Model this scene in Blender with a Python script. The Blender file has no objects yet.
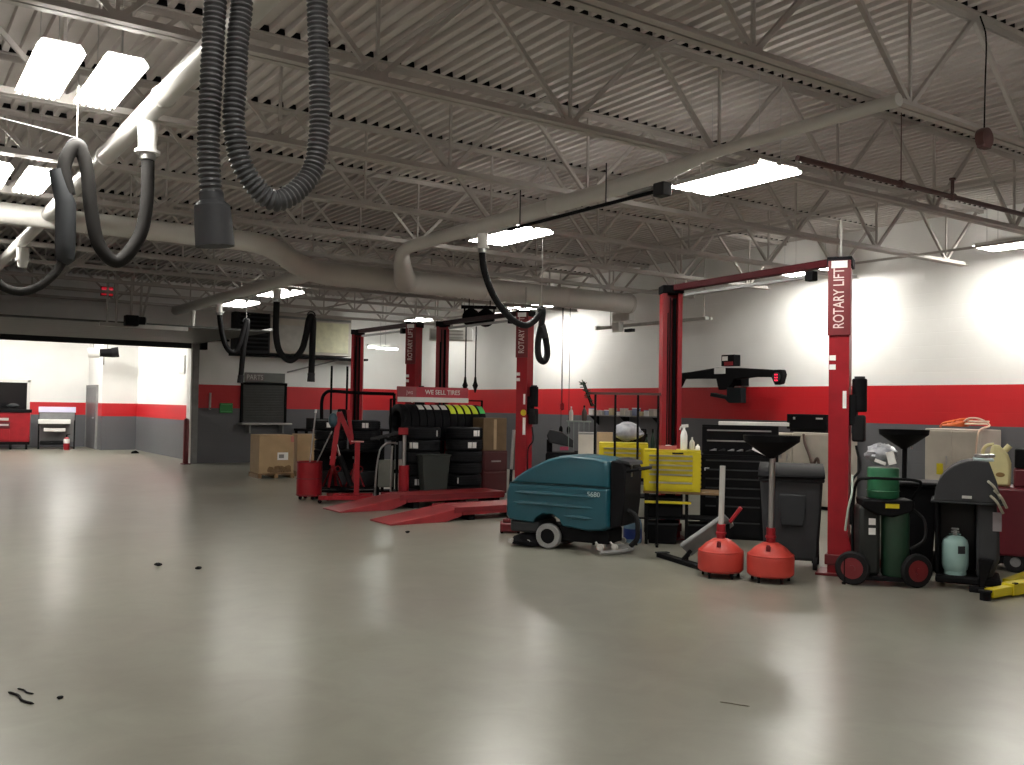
import bpy, math, random
from mathutils import Vector, Matrix
random.seed(7)
C = bpy.context.scene.collection
R = math.radians
PI = math.pi

# ------------------------------------------------------------------ materials
def M(name, col, rough=0.5, metal=0.0, var=0.12, scale=6.0, bump=0.0, spec=None, coat=0.0):
    m = bpy.data.materials.new(name)
    m.use_nodes = True
    nt = m.node_tree
    b = nt.nodes['Principled BSDF']
    tc = nt.nodes.new('ShaderNodeTexCoord')
    n = nt.nodes.new('ShaderNodeTexNoise')
    n.inputs['Scale'].default_value = scale
    n.inputs['Detail'].default_value = 5
    nt.links.new(tc.outputs['Object'], n.inputs['Vector'])
    r = nt.nodes.new('ShaderNodeValToRGB')
    a, c = 1 - var, 1 + var
    r.color_ramp.elements[0].position = 0.3
    r.color_ramp.elements[1].position = 0.7
    r.color_ramp.elements[0].color = (min(1, col[0]*a), min(1, col[1]*a), min(1, col[2]*a), 1)
    r.color_ramp.elements[1].color = (min(1, col[0]*c), min(1, col[1]*c), min(1, col[2]*c), 1)
    nt.links.new(n.outputs['Fac'], r.inputs['Fac'])
    nt.links.new(r.outputs['Color'], b.inputs['Base Color'])
    b.inputs['Roughness'].default_value = rough
    b.inputs['Metallic'].default_value = metal
    if spec is not None:
        b.inputs['Specular IOR Level'].default_value = spec
    if coat:
        b.inputs['Coat Weight'].default_value = coat
    if bump:
        bp = nt.nodes.new('ShaderNodeBump')
        bp.inputs['Strength'].default_value = bump
        bp.inputs['Distance'].default_value = 0.01
        nt.links.new(n.outputs['Fac'], bp.inputs['Height'])
        nt.links.new(bp.outputs['Normal'], b.inputs['Normal'])
    return m

def M_emit(name, col, strength):
    m = bpy.data.materials.new(name)
    m.use_nodes = True
    nt = m.node_tree
    nt.nodes.remove(nt.nodes['Principled BSDF'])
    e = nt.nodes.new('ShaderNodeEmission')
    e.inputs['Color'].default_value = (*col, 1)
    e.inputs['Strength'].default_value = strength
    nt.links.new(e.outputs[0], nt.nodes['Material Output'].inputs[0])
    return m

def M_wall(name, z0, z1, grey=(0.105, 0.108, 0.118), red=(0.50, 0.012, 0.018), white=(0.87, 0.87, 0.85)):
    """painted block wall: grey dado, red band, white above (paint lines at z0 and z1), faint block joints"""
    m = bpy.data.materials.new(name)
    m.use_nodes = True
    nt = m.node_tree
    b = nt.nodes['Principled BSDF']
    g = nt.nodes.new('ShaderNodeNewGeometry')
    s = nt.nodes.new('ShaderNodeSeparateXYZ')
    nt.links.new(g.outputs['Position'], s.inputs[0])
    mr = nt.nodes.new('ShaderNodeMath'); mr.operation = 'DIVIDE'; mr.inputs[1].default_value = 5.0
    nt.links.new(s.outputs['Z'], mr.inputs[0])
    r = nt.nodes.new('ShaderNodeValToRGB'); r.color_ramp.interpolation = 'CONSTANT'
    e = r.color_ramp.elements
    e[0].position = 0; e[0].color = (*grey, 1)
    e[1].position = z0/5; e[1].color = (*red, 1)
    k = e.new(z1/5); k.color = (*white, 1)
    nt.links.new(mr.outputs[0], r.inputs['Fac'])
    n = nt.nodes.new('ShaderNodeTexNoise'); n.inputs['Scale'].default_value = 1.3; n.inputs['Detail'].default_value = 6
    nt.links.new(g.outputs['Position'], n.inputs['Vector'])
    mm = nt.nodes.new('ShaderNodeMapRange'); mm.inputs[1].default_value = 0.3; mm.inputs[2].default_value = 0.7
    mm.inputs[3].default_value = 0.93; mm.inputs[4].default_value = 1.0
    nt.links.new(n.outputs['Fac'], mm.inputs[0])
    mx = nt.nodes.new('ShaderNodeMix'); mx.data_type = 'RGBA'; mx.blend_type = 'MULTIPLY'; mx.inputs[0].default_value = 1
    nt.links.new(r.outputs['Color'], mx.inputs[6]); nt.links.new(mm.outputs[0], mx.inputs[7])
    nt.links.new(mx.outputs[2], b.inputs['Base Color'])
    # block joints as bump: courses in z, joints along x+y
    cb = nt.nodes.new('ShaderNodeCombineXYZ')
    ad = nt.nodes.new('ShaderNodeMath'); ad.operation = 'ADD'
    nt.links.new(s.outputs['X'], ad.inputs[0]); nt.links.new(s.outputs['Y'], ad.inputs[1])
    nt.links.new(ad.outputs[0], cb.inputs[0]); nt.links.new(s.outputs['Z'], cb.inputs[1])
    br = nt.nodes.new('ShaderNodeTexBrick')
    br.inputs['Scale'].default_value = 1.0
    br.inputs['Brick Width'].default_value = 0.406; br.inputs['Row Height'].default_value = 0.203
    br.inputs['Mortar Size'].default_value = 0.006; br.inputs['Mortar Smooth'].default_value = 0.6
    nt.links.new(cb.outputs[0], br.inputs['Vector'])
    bp = nt.nodes.new('ShaderNodeBump'); bp.invert = True
    bp.inputs['Strength'].default_value = 0.25; bp.inputs['Distance'].default_value = 0.01
    nt.links.new(br.outputs['Fac'], bp.inputs['Height'])
    nt.links.new(bp.outputs['Normal'], b.inputs['Normal'])
    b.inputs['Roughness'].default_value = 0.45
    return m

def M_floor():
    m = bpy.data.materials.new('polished_concrete')
    m.use_nodes = True
    nt = m.node_tree
    b = nt.nodes['Principled BSDF']
    g = nt.nodes.new('ShaderNodeNewGeometry')
    def noise(sc, det, rough=0.55, dist=0.0):
        n = nt.nodes.new('ShaderNodeTexNoise')
        n.inputs['Scale'].default_value = sc; n.inputs['Detail'].default_value = det
        n.inputs['Roughness'].default_value = rough; n.inputs['Distortion'].default_value = dist
        nt.links.new(g.outputs['Position'], n.inputs['Vector'])
        return n
    n1 = noise(0.55, 3, 0.5, 0.4); n2 = noise(2.6, 7, 0.6, 0.8); n3 = noise(38, 4)
    def ramp(n, p0, c0, p1, c1):
        r = nt.nodes.new('ShaderNodeValToRGB')
        r.color_ramp.elements[0].position = p0; r.color_ramp.elements[0].color = (*c0, 1)
        r.color_ramp.elements[1].position = p1; r.color_ramp.elements[1].color = (*c1, 1)
        nt.links.new(n.outputs['Fac'], r.inputs['Fac'])
        return r
    r1 = ramp(n1, 0.30, (0.198, 0.187, 0.160), 0.70, (0.232, 0.234, 0.196))
    r2 = ramp(n2, 0.28, (0.83, 0.822, 0.805), 0.72, (1.03, 1.03, 1.02))
    r3 = ramp(n3, 0.30, (0.98, 0.98, 0.98), 0.7, (1, 1, 1))
    def mul(a, c):
        mx = nt.nodes.new('ShaderNodeMix'); mx.data_type = 'RGBA'; mx.blend_type = 'MULTIPLY'; mx.inputs[0].default_value = 1
        nt.links.new(a, mx.inputs[6]); nt.links.new(c, mx.inputs[7]); return mx.outputs[2]
    c = mul(mul(r1.outputs['Color'], r2.outputs['Color']), r3.outputs['Color'])
    nt.links.new(c, b.inputs['Base Color'])
    b.inputs['Roughness'].default_value = 0.285
    bp = nt.nodes.new('ShaderNodeBump'); bp.inputs['Strength'].default_value = 0.01; bp.inputs['Distance'].default_value = 0.02
    nt.links.new(n1.outputs['Fac'], bp.inputs['Height'])
    nt.links.new(bp.outputs['Normal'], b.inputs['Normal'])
    return m

RED = M('red_paint', (0.25, 0.008, 0.014), 0.4, spec=0.35)
DRED = M('dark_red_paint', (0.13, 0.006, 0.010), 0.45)
RAMP = M('ramp_red', (0.22, 0.012, 0.016), 0.5, var=0.2)
MAROON_D = M('very_dark_red', (0.055, 0.004, 0.006), 0.5)
ORED = M('orange_red_plastic', (0.43, 0.036, 0.024), 0.5, var=0.08)
BLACK = M('black_paint', (0.0055, 0.0055, 0.0065), 0.65, spec=0.08)
RUBBER = M('black_rubber', (0.007, 0.007, 0.008), 0.7, spec=0.2)
TYRE = M('tyre_rubber', (0.0055, 0.006, 0.008), 0.7, spec=0.2)
HOSE = M('grey_hose_rubber', (0.050, 0.051, 0.054), 0.5)
HOSE_BR = M('brown_grey_hose_rubber', (0.010, 0.009, 0.0085), 0.7, spec=0.2)
DGREY = M('dark_grey_plastic', (0.022, 0.024, 0.027), 0.6, spec=0.25)
CHAR = M('charcoal_plastic', (0.028, 0.029, 0.032), 0.6, spec=0.25)
MGREY = M('mid_grey_paint', (0.22, 0.22, 0.22), 0.5)
LGREY = M('light_grey_paint', (0.45, 0.44, 0.42), 0.5)
DECK = M('ceiling_grey_paint', (0.57, 0.53, 0.51), 0.6, var=0.06, scale=1.5)
STEEL_P = M('painted_joist_steel', (0.44, 0.415, 0.39), 0.55, var=0.08, scale=2)
DUCTM = M('painted_duct_metal', (0.56, 0.55, 0.52), 0.4, var=0.05, scale=1.5)
WHITE = M('white_enamel', (0.75, 0.75, 0.73), 0.4, var=0.05)
CREAM = M('dirty_cream_steel', (0.50, 0.46, 0.40), 0.5, var=0.14, scale=3)
STEEL = M('bare_steel', (0.50, 0.50, 0.50), 0.32, 1.0, var=0.1)
CHROME = M('chrome', (0.75, 0.75, 0.75), 0.15, 1.0, var=0.03)
TEAL = M('teal_plastic', (0.004, 0.060, 0.085), 0.4, var=0.08)
YELLOW = M('yellow_paint', (0.56, 0.46, 0.010), 0.4, var=0.08)
LIME = M('fluorescent_yellow_paper', (0.72, 0.85, 0.05), 0.7, var=0.05)
LGREEN = M('bright_green_paper', (0.12, 0.75, 0.20), 0.7, var=0.05)
GREEN = M('green_enamel', (0.012, 0.105, 0.045), 0.45)
DGREEN = M('dark_green_enamel', (0.005, 0.030, 0.014), 0.5)
SIGNGREEN = M('green_sign_paint', (0.02, 0.22, 0.05), 0.5)
PAPER = M('white_paper', (0.80, 0.80, 0.78), 0.7, var=0.04)
CARD = M('brown_cardboard', (0.37, 0.255, 0.14), 0.8, var=0.1, scale=4)
DCARD = M('torn_cardboard', (0.19, 0.115, 0.055), 0.85, var=0.3, scale=12)
TAN = M('tan_cardboard', (0.42, 0.30, 0.18), 0.8)
WOOD = M('worn_wood', (0.21, 0.125, 0.055), 0.6, var=0.25, scale=9)
TANK = M('pale_aqua_enamel', (0.28, 0.43, 0.41), 0.45, var=0.05)
JUG = M('yellowed_plastic', (0.60, 0.54, 0.28), 0.5, var=0.08)
BLUEJ = M('blue_plastic', (0.10, 0.22, 0.42), 0.4)
DBLUE = M('dark_blue_label', (0.01, 0.03, 0.18), 0.5)
ORANGE = M('orange_cable', (0.65, 0.13, 0.02), 0.5)
BAG = M('grey_plastic_bag', (0.30, 0.31, 0.34), 0.35, var=0.25, scale=14, bump=0.4)
PIPE = M('brown_red_pipe', (0.075, 0.03, 0.028), 0.5)
GLASS = M('dark_window_glass', (0.012, 0.012, 0.013), 0.12)
LILAC = M('pale_lilac_panel', (0.62, 0.60, 0.80), 0.5, var=0.03)
REDGLOW = M_emit('exit_sign_red', (1.0, 0.03, 0.05), 0.28)
REDGLOW2 = M_emit('exit_letter_red', (1.0, 0.10, 0.16), 0.75)
LEDRED = M_emit('led_red', (1.0, 0.02, 0.06), 3.0)
LAMP = M_emit('fluorescent_tube', (1.0, 0.965, 0.89), 62.0)
LAMP_DIM = M_emit('dimmed_fluorescent_tube', (1.0, 0.965, 0.89), 24.0)  # same tube at lower strength, set to keep the end wall darker
STRIPLAMP = M_emit('strip_lamp_tube', (0.95, 1.0, 0.93), 40.0)

# ------------------------------------------------------------------ mesh builder
class MB:
    def __init__(s):
        s.v = []; s.f = []
    def add(s, vs, fs):
        b = len(s.v)
        s.v += [tuple(x) for x in vs]
        s.f += [tuple(b + i for i in f) for f in fs]
        return s
    def box(s, c, d, rot=None):
        x, y, z = d[0]/2, d[1]/2, d[2]/2
        vs = [Vector(p) for p in ((-x,-y,-z),(x,-y,-z),(x,y,-z),(-x,y,-z),(-x,-y,z),(x,-y,z),(x,y,z),(-x,y,z))]
        if rot is not None: vs = [rot @ p for p in vs]
        c = Vector(c)
        return s.add([p + c for p in vs], [(0,3,2,1),(4,5,6,7),(0,1,5,4),(1,2,6,5),(2,3,7,6),(3,0,4,7)])
    def bb(s, x0, x1, y0, y1, z0, z1):
        return s.box(((x0+x1)/2, (y0+y1)/2, (z0+z1)/2), (x1-x0, y1-y0, z1-z0))
    def bar(s, p0, p1, w, h, up=(0,0,1)):
        p0, p1 = Vector(p0), Vector(p1)
        d = (p1-p0).normalized(); u = Vector(up)
        if abs(d.dot(u)) > 0.98: u = Vector((1,0,0))
        a = d.cross(u).normalized()*w/2; b = a.cross(d).normalized()*h/2
        vs = [p0-a-b, p0+a-b, p0+a+b, p0-a+b, p1-a-b, p1+a-b, p1+a+b, p1-a+b]
        return s.add(vs, [(0,3,2,1),(4,5,6,7),(0,1,5,4),(1,2,6,5),(2,3,7,6),(3,0,4,7)])
    def cyl(s, p0, p1, r0, r1=None, n=14, cap=True):
        return s.tube([p0, p1], [r0, r0 if r1 is None else r1], n, cap)
    def tube(s, pts, r, n=10, cap=True):
        pts = [Vector(p) for p in pts]
        k = len(pts)
        rr = r if isinstance(r, (list, tuple)) else [r]*k
        tang = []
        for i in range(k):
            a = pts[max(0, i-1)]; b = pts[min(k-1, i+1)]
            tang.append((b-a).normalized())
        ref = Vector((0,0,1)) if abs(tang[0].z) < 0.9 else Vector((1,0,0))
        u = tang[0].cross(ref).normalized()
        vs = []
        for i in range(k):
            t = tang[i]
            u = (u - t*u.dot(t)).normalized()
            w = t.cross(u)
            for j in range(n):
                a = 2*PI*j/n
                vs.append(pts[i] + (u*math.cos(a) + w*math.sin(a))*rr[i])
        fs = []
        for i in range(k-1):
            for j in range(n):
                j2 = (j+1) % n
                fs.append((i*n+j, i*n+j2, (i+1)*n+j2, (i+1)*n+j))
        if cap:
            fs.append(tuple(range(n-1, -1, -1))); fs.append(tuple((k-1)*n+j for j in range(n)))
        return s.add(vs, fs)
    def lathe(s, prof, n=24, o=(0,0,0), axis='z', cap=True):
        vs = []; o = Vector(o)
        for (r, h) in prof:
            for j in range(n):
                a = 2*PI*j/n; c, q = r*math.cos(a), r*math.sin(a)
                p = {'z': (c, q, h), 'x': (h, c, q), 'y': (q, h, c)}[axis]
                vs.append(o + Vector(p))
        k = len(prof); fs = []
        for i in range(k-1):
            for j in range(n):
                j2 = (j+1) % n
                fs.append((i*n+j, i*n+j2, (i+1)*n+j2, (i+1)*n+j))
        if cap:
            fs.append(tuple(range(n-1, -1, -1))); fs.append(tuple((k-1)*n+j for j in range(n)))
        return s.add(vs, fs)
    def prism(s, poly, a0, a1, plane='xz'):
        n = len(poly)
        def P(p, a):
            return {'xz': (p[0], a, p[1]), 'xy': (p[0], p[1], a), 'yz': (a, p[0], p[1])}[plane]
        vs = [P(p, a0) for p in poly] + [P(p, a1) for p in poly]
        fs = [tuple(range(n)), tuple(range(2*n-1, n-1, -1))]
        fs += [(i, i+n, (i+1) % n + n, (i+1) % n) for i in range(n)]
        return s.add(vs, fs)
    def torus(s, c, R0, r0, axis='z', n=24, m=8, a0=0, a1=2*PI):
        full = abs(a1-a0-2*PI) < 1e-6
        pts = []
        for i in range(n + (0 if full else 1)):
            a = a0 + (a1-a0)*i/n
            p = {'z': (math.cos(a), math.sin(a), 0), 'x': (0, math.cos(a), math.sin(a)), 'y': (math.cos(a), 0, math.sin(a))}[axis]
            pts.append(Vector(c) + Vector(p)*R0)
        if full:
            pts.append(pts[0])
        return s.tube(pts, r0, m, cap=not full)
    def ball(s, c, r, n=12, sq=(1,1,1), wob=0):
        prof = [(max(1e-4, math.sin(PI*i/n)), -math.cos(PI*i/n)) for i in range(n+1)]
        b = len(s.v)
        s.lathe(prof, n+4, cap=False)
        c = Vector(c)
        for i in range(b, len(s.v)):
            p = Vector(s.v[i]); k = r*(1 + wob*(random.random()-0.5))
            s.v[i] = tuple(c + Vector((p.x*sq[0], p.y*sq[1], p.z*sq[2]))*k)
        return s
    def build(s, name, mat, parent=None, bev=0.0, smooth=True, loc=None, rot=None, seg=2):
        me = bpy.data.meshes.new(name)
        me.from_pydata([tuple(p) for p in s.v], [], s.f)
        me.validate(); me.update()
        import bmesh
        bm = bmesh.new(); bm.from_mesh(me)
        bmesh.ops.recalc_face_normals(bm, faces=bm.faces)
        bm.to_mesh(me); bm.free()
        if smooth:
            me.polygons.foreach_set('use_smooth', [True]*len(me.polygons))
            me.set_sharp_from_angle(angle=R(38))
        me.materials.append(mat)
        o = bpy.data.objects.new(name, me)
        C.objects.link(o)
        if parent is not None: o.parent = parent
        if loc is not None: o.location = loc
        if rot is not None: o.rotation_euler = rot
        if bev > 0:
            md = o.modifiers.new('soft_edge', 'BEVEL'); md.width = bev; md.segments = seg; md.limit_method = 'ANGLE'; md.angle_limit = R(40)
            md.harden_normals = False
        return o

def build_each(mb, name, mat, parent=None, **k):
    """every loose piece of the builder becomes a part of its own"""
    n = len(mb.v); root = list(range(n))
    def find(i):
        while root[i] != i:
            root[i] = root[root[i]]; i = root[i]
        return i
    for f in mb.f:
        for i in f[1:]: root[find(i)] = find(f[0])
    isl = {}
    for i in range(n): isl.setdefault(find(i), []).append(i)
    out = []
    for ids in isl.values():
        mp = {g: j for j, g in enumerate(ids)}
        q = MB(); q.v = [mb.v[i] for i in ids]; q.f = [tuple(mp[i] for i in f) for f in mb.f if f[0] in mp]
        out.append(q.build(name, mat, parent, **k))
    return out

def spline(pts, k=8):
    """Catmull-Rom through the points"""
    P = [Vector(p) for p in pts]
    P = [P[0]*2-P[1]] + P + [P[-1]*2-P[-2]]
    out = []
    for i in range(1, len(P)-2):
        a, b, c, d = P[i-1:i+3]
        for j in range(k):
            t = j/k
            out.append(0.5*((2*b) + (c-a)*t + (2*a-5*b+4*c-d)*t*t + (3*b-a-3*c+d)*t**3))
    out.append(P[-2])
    return out

def text(s, parent, loc, size, mat, rot=(PI/2, 0, 0), name='lettering', ext=0.002, align='CENTER', squash=1.0):
    cu = bpy.data.curves.new(name, 'FONT'); cu.body = s; cu.size = size; cu.extrude = ext
    cu.align_x = align; cu.align_y = 'CENTER'; cu.offset = 0.004*size
    tmp = bpy.data.objects.new('tmp_lettering', cu); C.objects.link(tmp)
    dg = bpy.context.evaluated_depsgraph_get()
    me = bpy.data.meshes.new_from_object(tmp.evaluated_get(dg))
    bpy.data.objects.remove(tmp); bpy.data.curves.remove(cu)
    me.materials.clear(); me.materials.append(mat)
    o = bpy.data.objects.new(name, me); C.objects.link(o)
    o.location = loc; o.rotation_euler = rot; o.scale = (squash, 1, 1)
    if parent is not None: o.parent = parent
    return o

def tag(o, label=None, cat=None, group=None, kind=None):
    if label: o['label'] = label
    if cat: o['category'] = cat
    if group: o['group'] = group
    if kind: o['kind'] = kind
    return o

def thing(name, label, cat, loc=(0,0,0), az=0.0, group=None):
    o = bpy.data.objects.new(name, None); C.objects.link(o)
    o.location = loc; o.rotation_euler = (0, 0, -R(az)); o.empty_display_size = 0.1
    return tag(o, label, cat, group)

def copy_tree(o, parent=None):
    c = o.copy(); C.objects.link(c)
    if parent is not None: c.parent = parent
    for ch in list(o.children): copy_tree(ch, c)
    return c

def dup(o, label, loc=None, rotz=None):
    c = copy_tree(o)
    c['label'] = label
    if loc is not None: c.location = loc
    if rotz is not None: c.rotation_euler = (0, 0, rotz)
    return c

def struct(name, mb, mat, label=None, cat=None, **k):
    o = mb.build(name, mat, **k)
    return tag(o, label, cat, None, 'structure')

# ------------------------------------------------------------------ camera
H = 1.6
cam = bpy.data.cameras.new('camera'); co = bpy.data.objects.new('camera', cam); C.objects.link(co)
yaw, pit, rol = R(34.41184227), R(1.45822805), R(0.95600816)
Fw = Vector((math.sin(yaw), math.cos(yaw), 0)); rt = Vector((math.cos(yaw), -math.sin(yaw), 0)); up = Vector((0,0,1))
f2 = Fw*math.cos(pit) + up*math.sin(pit); u2 = up*math.cos(pit) - Fw*math.sin(pit)
r3 = rt*math.cos(rol) + u2*math.sin(rol); u3 = u2*math.cos(rol) - rt*math.sin(rol)
mw = Matrix((r3, u3, -f2)).transposed().to_4x4(); mw.translation = (0, 0, H)
co.matrix_world = mw
cam.sensor_fit = 'HORIZONTAL'; cam.sensor_width = 36; cam.lens = 935.808/1024*36; cam.clip_end = 200; cam.clip_start = 0.05
bpy.context.scene.camera = co

# ------------------------------------------------------------------ the room
XW, YB, ZC = 13.4, 24.4, 4.6          # right wall, back wall, underside of deck
XL, YN = -5.0, -3.0
struct('floor', MB().bb(XL, XW+0.3, YN, 35.2, -0.2, 0), M_floor(), 'polished grey concrete workshop floor with soft light reflections', 'floor')
WALLP = M_wall('painted_block_wall', 1.42, 2.03)
WALLF = M_wall('painted_far_room_wall', 1.06, 1.47)
struct('wall_right', MB().bb(XW, XW+0.3, YN, YB+0.3, 0, 5.0), WALLP, 'long block wall painted grey, red and white behind the lifts', 'wall')
bw = MB()
OX0, OX1, OZ = 1.3, 6.8, 2.97           # big door opening in the back wall
bw.bb(XL, OX0, YB, YB+0.3, 0, 5.0); bw.bb(OX1, XW, YB, YB+0.3, 0, 5.0); bw.bb(OX0, OX1, YB, YB+0.3, OZ, 5.0)
struct('wall_back', bw, WALLP, 'banded end wall with the wide opening to the far room', 'wall')
struct('wall_left', MB().bb(XL-0.3, XL, YN, YB+0.3, 0, 5.0), WALLP)
struct('wall_near', MB().bb(XL-0.3, XW+0.3, YN-0.3, YN, 0, 5.0), WALLP)
# far room
struct('wall_far_left', MB().bb(-1.0, 6.05, 34.1, 34.4, 0, 4.2), WALLF, 'white far room wall with red stripe behind tool cabinets', 'wall')
struct('wall_far_return', MB().bb(6.05, 6.25, 31.8, 34.4, 0, 4.2), WALLF)
struct('wall_far_back', MB().bb(6.25, 7.4, 31.8, 32.0, 0, 4.2), WALLF)
struct('wall_far_side', MB().bb(7.1, 7.4, YB+0.3, 31.8, 0, 4.2), WALLF, 'far room side wall with red stripe next to the door jamb', 'wall')
struct('wall_far_edge', MB().bb(-1.3, -1.0, YB+0.3, 34.4, 0, 4.2), WALLF)
struct('ceiling_far', MB().bb(-1.3, 7.4, YB+0.3, 34.4, 4.2, 4.4), WHITE)
# ribbed steel deck, ribs run along y
dk = MB(); pitch = 0.133; x = XL; prof = []
while x < XW:
    prof += [(x, ZC), (x+0.05, ZC), (x+0.056, ZC+0.05), (x+0.127, ZC+0.05)]
    x += pitch
prof.append((XW+0.05, ZC))
vs = [(p[0], YN, p[1]) for p in prof] + [(p[0], YB, p[1]) for p in prof]
n = len(prof)
dk.add(vs, [(i, i+1, i+1+n, i+n) for i in range(n-1)])
dk.bb(XL-0.3, XW+0.3, YN-0.3, YB+0.3, ZC+0.09, ZC+0.2)
struct('ceiling', dk, DECK, 'grey ribbed steel roof deck above the joists', 'ceiling', smooth=False)
# jamb trim of the opening and its guard post
struct('trim_1', MB().bb(OX1-0.02, OX1+0.14, YB-0.05, YB+0.0, 0, OZ+0.1), MGREY, 'grey steel jamb of the far room opening', 'door jamb', bev=0.005)
struct('trim_2', MB().bb(OX1-0.06, OX1-0.021, YB-0.04, YB+0.3, 0, OZ), WHITE, 'white edge strip on the opening jamb', 'door jamb')
struct('trim_3', MB().bb(OX0, OX1-0.06, YB-0.03, YB, OZ-0.03, OZ+0.30), DGREY, 'dark header above the far room opening', 'lintel')
cp = thing('guard_post', 'dark red guard post standing at the white jamb of the far room opening', 'post', (6.61, 24.18, 0))
MB().lathe([(0.07,0.02),(0.07,1.1),(0.05,1.15),(0.001,1.165)], 18).build('post_tube', DRED, cp)
MB().box((0,0,0.012),(0.2,0.2,0.024)).build('base_plate', DRED, cp, bev=0.004)

# far room door and dark window
d1 = MB(); d1.bb(6.0, 6.049, 32.45, 34.05, 0, 2.0)
o = struct('door_1', d1, M('grey_door_paint', (0.11, 0.11, 0.12), 0.4), 'grey steel door at the end of the far room', 'door', bev=0.006)
MB().bb(5.985,6.049,32.38,32.45,0,2.07).bb(5.985,6.049,34.05,34.099,0,2.07).bb(5.985,6.049,32.38,34.099,2.0,2.07).build('door_frame', MGREY, o)
MB().cyl((5.96,32.6,1.0),(5.93,32.6,1.0),0.03).bar((5.94,32.6,1.0),(5.94,32.75,1.0),0.02,0.02).build('door_handle', STEEL, o)
w1 = struct('window_1', MB().bb(1.2, 4.2, 34.06, 34.095, 1.16, 2.1), GLASS, 'dark window above the red tool chest in the far room', 'window')
MB().bb(1.1,1.2,34.02,34.098,1.06,2.2).bb(4.2,4.29,34.02,34.098,1.06,2.2).bb(1.1,4.29,34.02,34.098,2.1,2.2).bb(1.1,4.29,34.02,34.098,1.06,1.16).build('window_frame', WHITE, w1, bev=0.008)

# parts counter shutter in the back wall
sh = tag(MB().bb(8.1, 9.24, YB-0.03, YB-0.004, 1.08, 2.06).build('counter_shutter', M('shutter_grey', (0.035,0.038,0.036), 0.5)), 'closed grey shutter over the counter hatch in the back wall', 'shutter', None, 'structure')
q = MB()
for i in range(14): q.bb(8.12, 9.22, YB-0.04, YB-0.028, 1.1+i*0.068, 1.155+i*0.068)
q.build('slat_panel', M('slat_grey', (0.035,0.038,0.036), 0.5), sh, bev=0.004)
MB().bb(8.04,8.1,YB-0.06,YB-0.004,1.04,2.1).bb(9.24,9.3,YB-0.06,YB-0.004,1.04,2.1).bb(8.04,9.3,YB-0.07,YB-0.004,2.06,2.12).build('guide_frame', BLACK, sh, bev=0.005)
sl = tag(MB().bb(7.99, 9.36, YB-0.34, YB-0.004, 1.0, 1.05).build('counter_ledge', LGREY, bev=0.01), 'pale ledge under the closed counter shutter', 'counter ledge', None, 'structure')
MB().bb(8.2,8.24,YB-0.3,YB-0.01,0.78,0.995).bb(9.1,9.14,YB-0.3,YB-0.01,0.78,0.995).build('bracket', MGREY, sl)
sg = tag(MB().bb(8.13, 9.22, YB-0.10, YB-0.004, 2.13, 2.38).build('header_sign', M('sign_grey',(0.13,0.14,0.13),0.5), bev=0.008), 'grey header sign above the counter shutter', 'sign')
MB().bb(8.13, 8.64, YB-0.112, YB-0.101, 2.14, 2.37).build('letter_panel', M('letter_panel_grey',(0.13,0.115,0.11),0.5), sg)
text('PARTS', sg, (8.385, YB-0.115, 2.25), 0.185, M('letter_pale',(0.42,0.40,0.38),0.6), squash=0.86)
gs = tag(MB().bb(7.50, 7.84, YB-0.03, YB-0.004, 1.30, 1.56).build('safety_sign', SIGNGREEN, bev=0.004), 'small green sign on the end wall beside the counter shutter', 'sign')
MB().bb(7.53,7.81,YB-0.036,YB-0.031,1.51,1.53).bb(7.53,7.81,YB-0.036,YB-0.031,1.33,1.345).build('border', M('sign_pale_green',(0.10,0.40,0.12),0.5), gs)
th = tag(MB().bb(7.22,7.27,YB-0.05,YB-0.004,1.38,1.82).build('thermometer', LGREY, bev=0.01), 'slim pale strip fixed on the red band near the opening', 'wall strip')
MB().cyl((7.245,YB-0.052,1.42),(7.245,YB-0.056,1.42),0.018).build('bulb', DRED, th)
ps = tag(MB().bb(7.07,7.095,26.2,26.75,2.35,2.85).build('wall_notice', M('notice_grey',(0.62,0.62,0.61),0.6)), 'pale framed notice high on the far room side wall', 'notice')
MB().bb(7.06,7.07,26.24,26.71,2.40,2.80).build('sheet', PAPER, ps)
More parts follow.
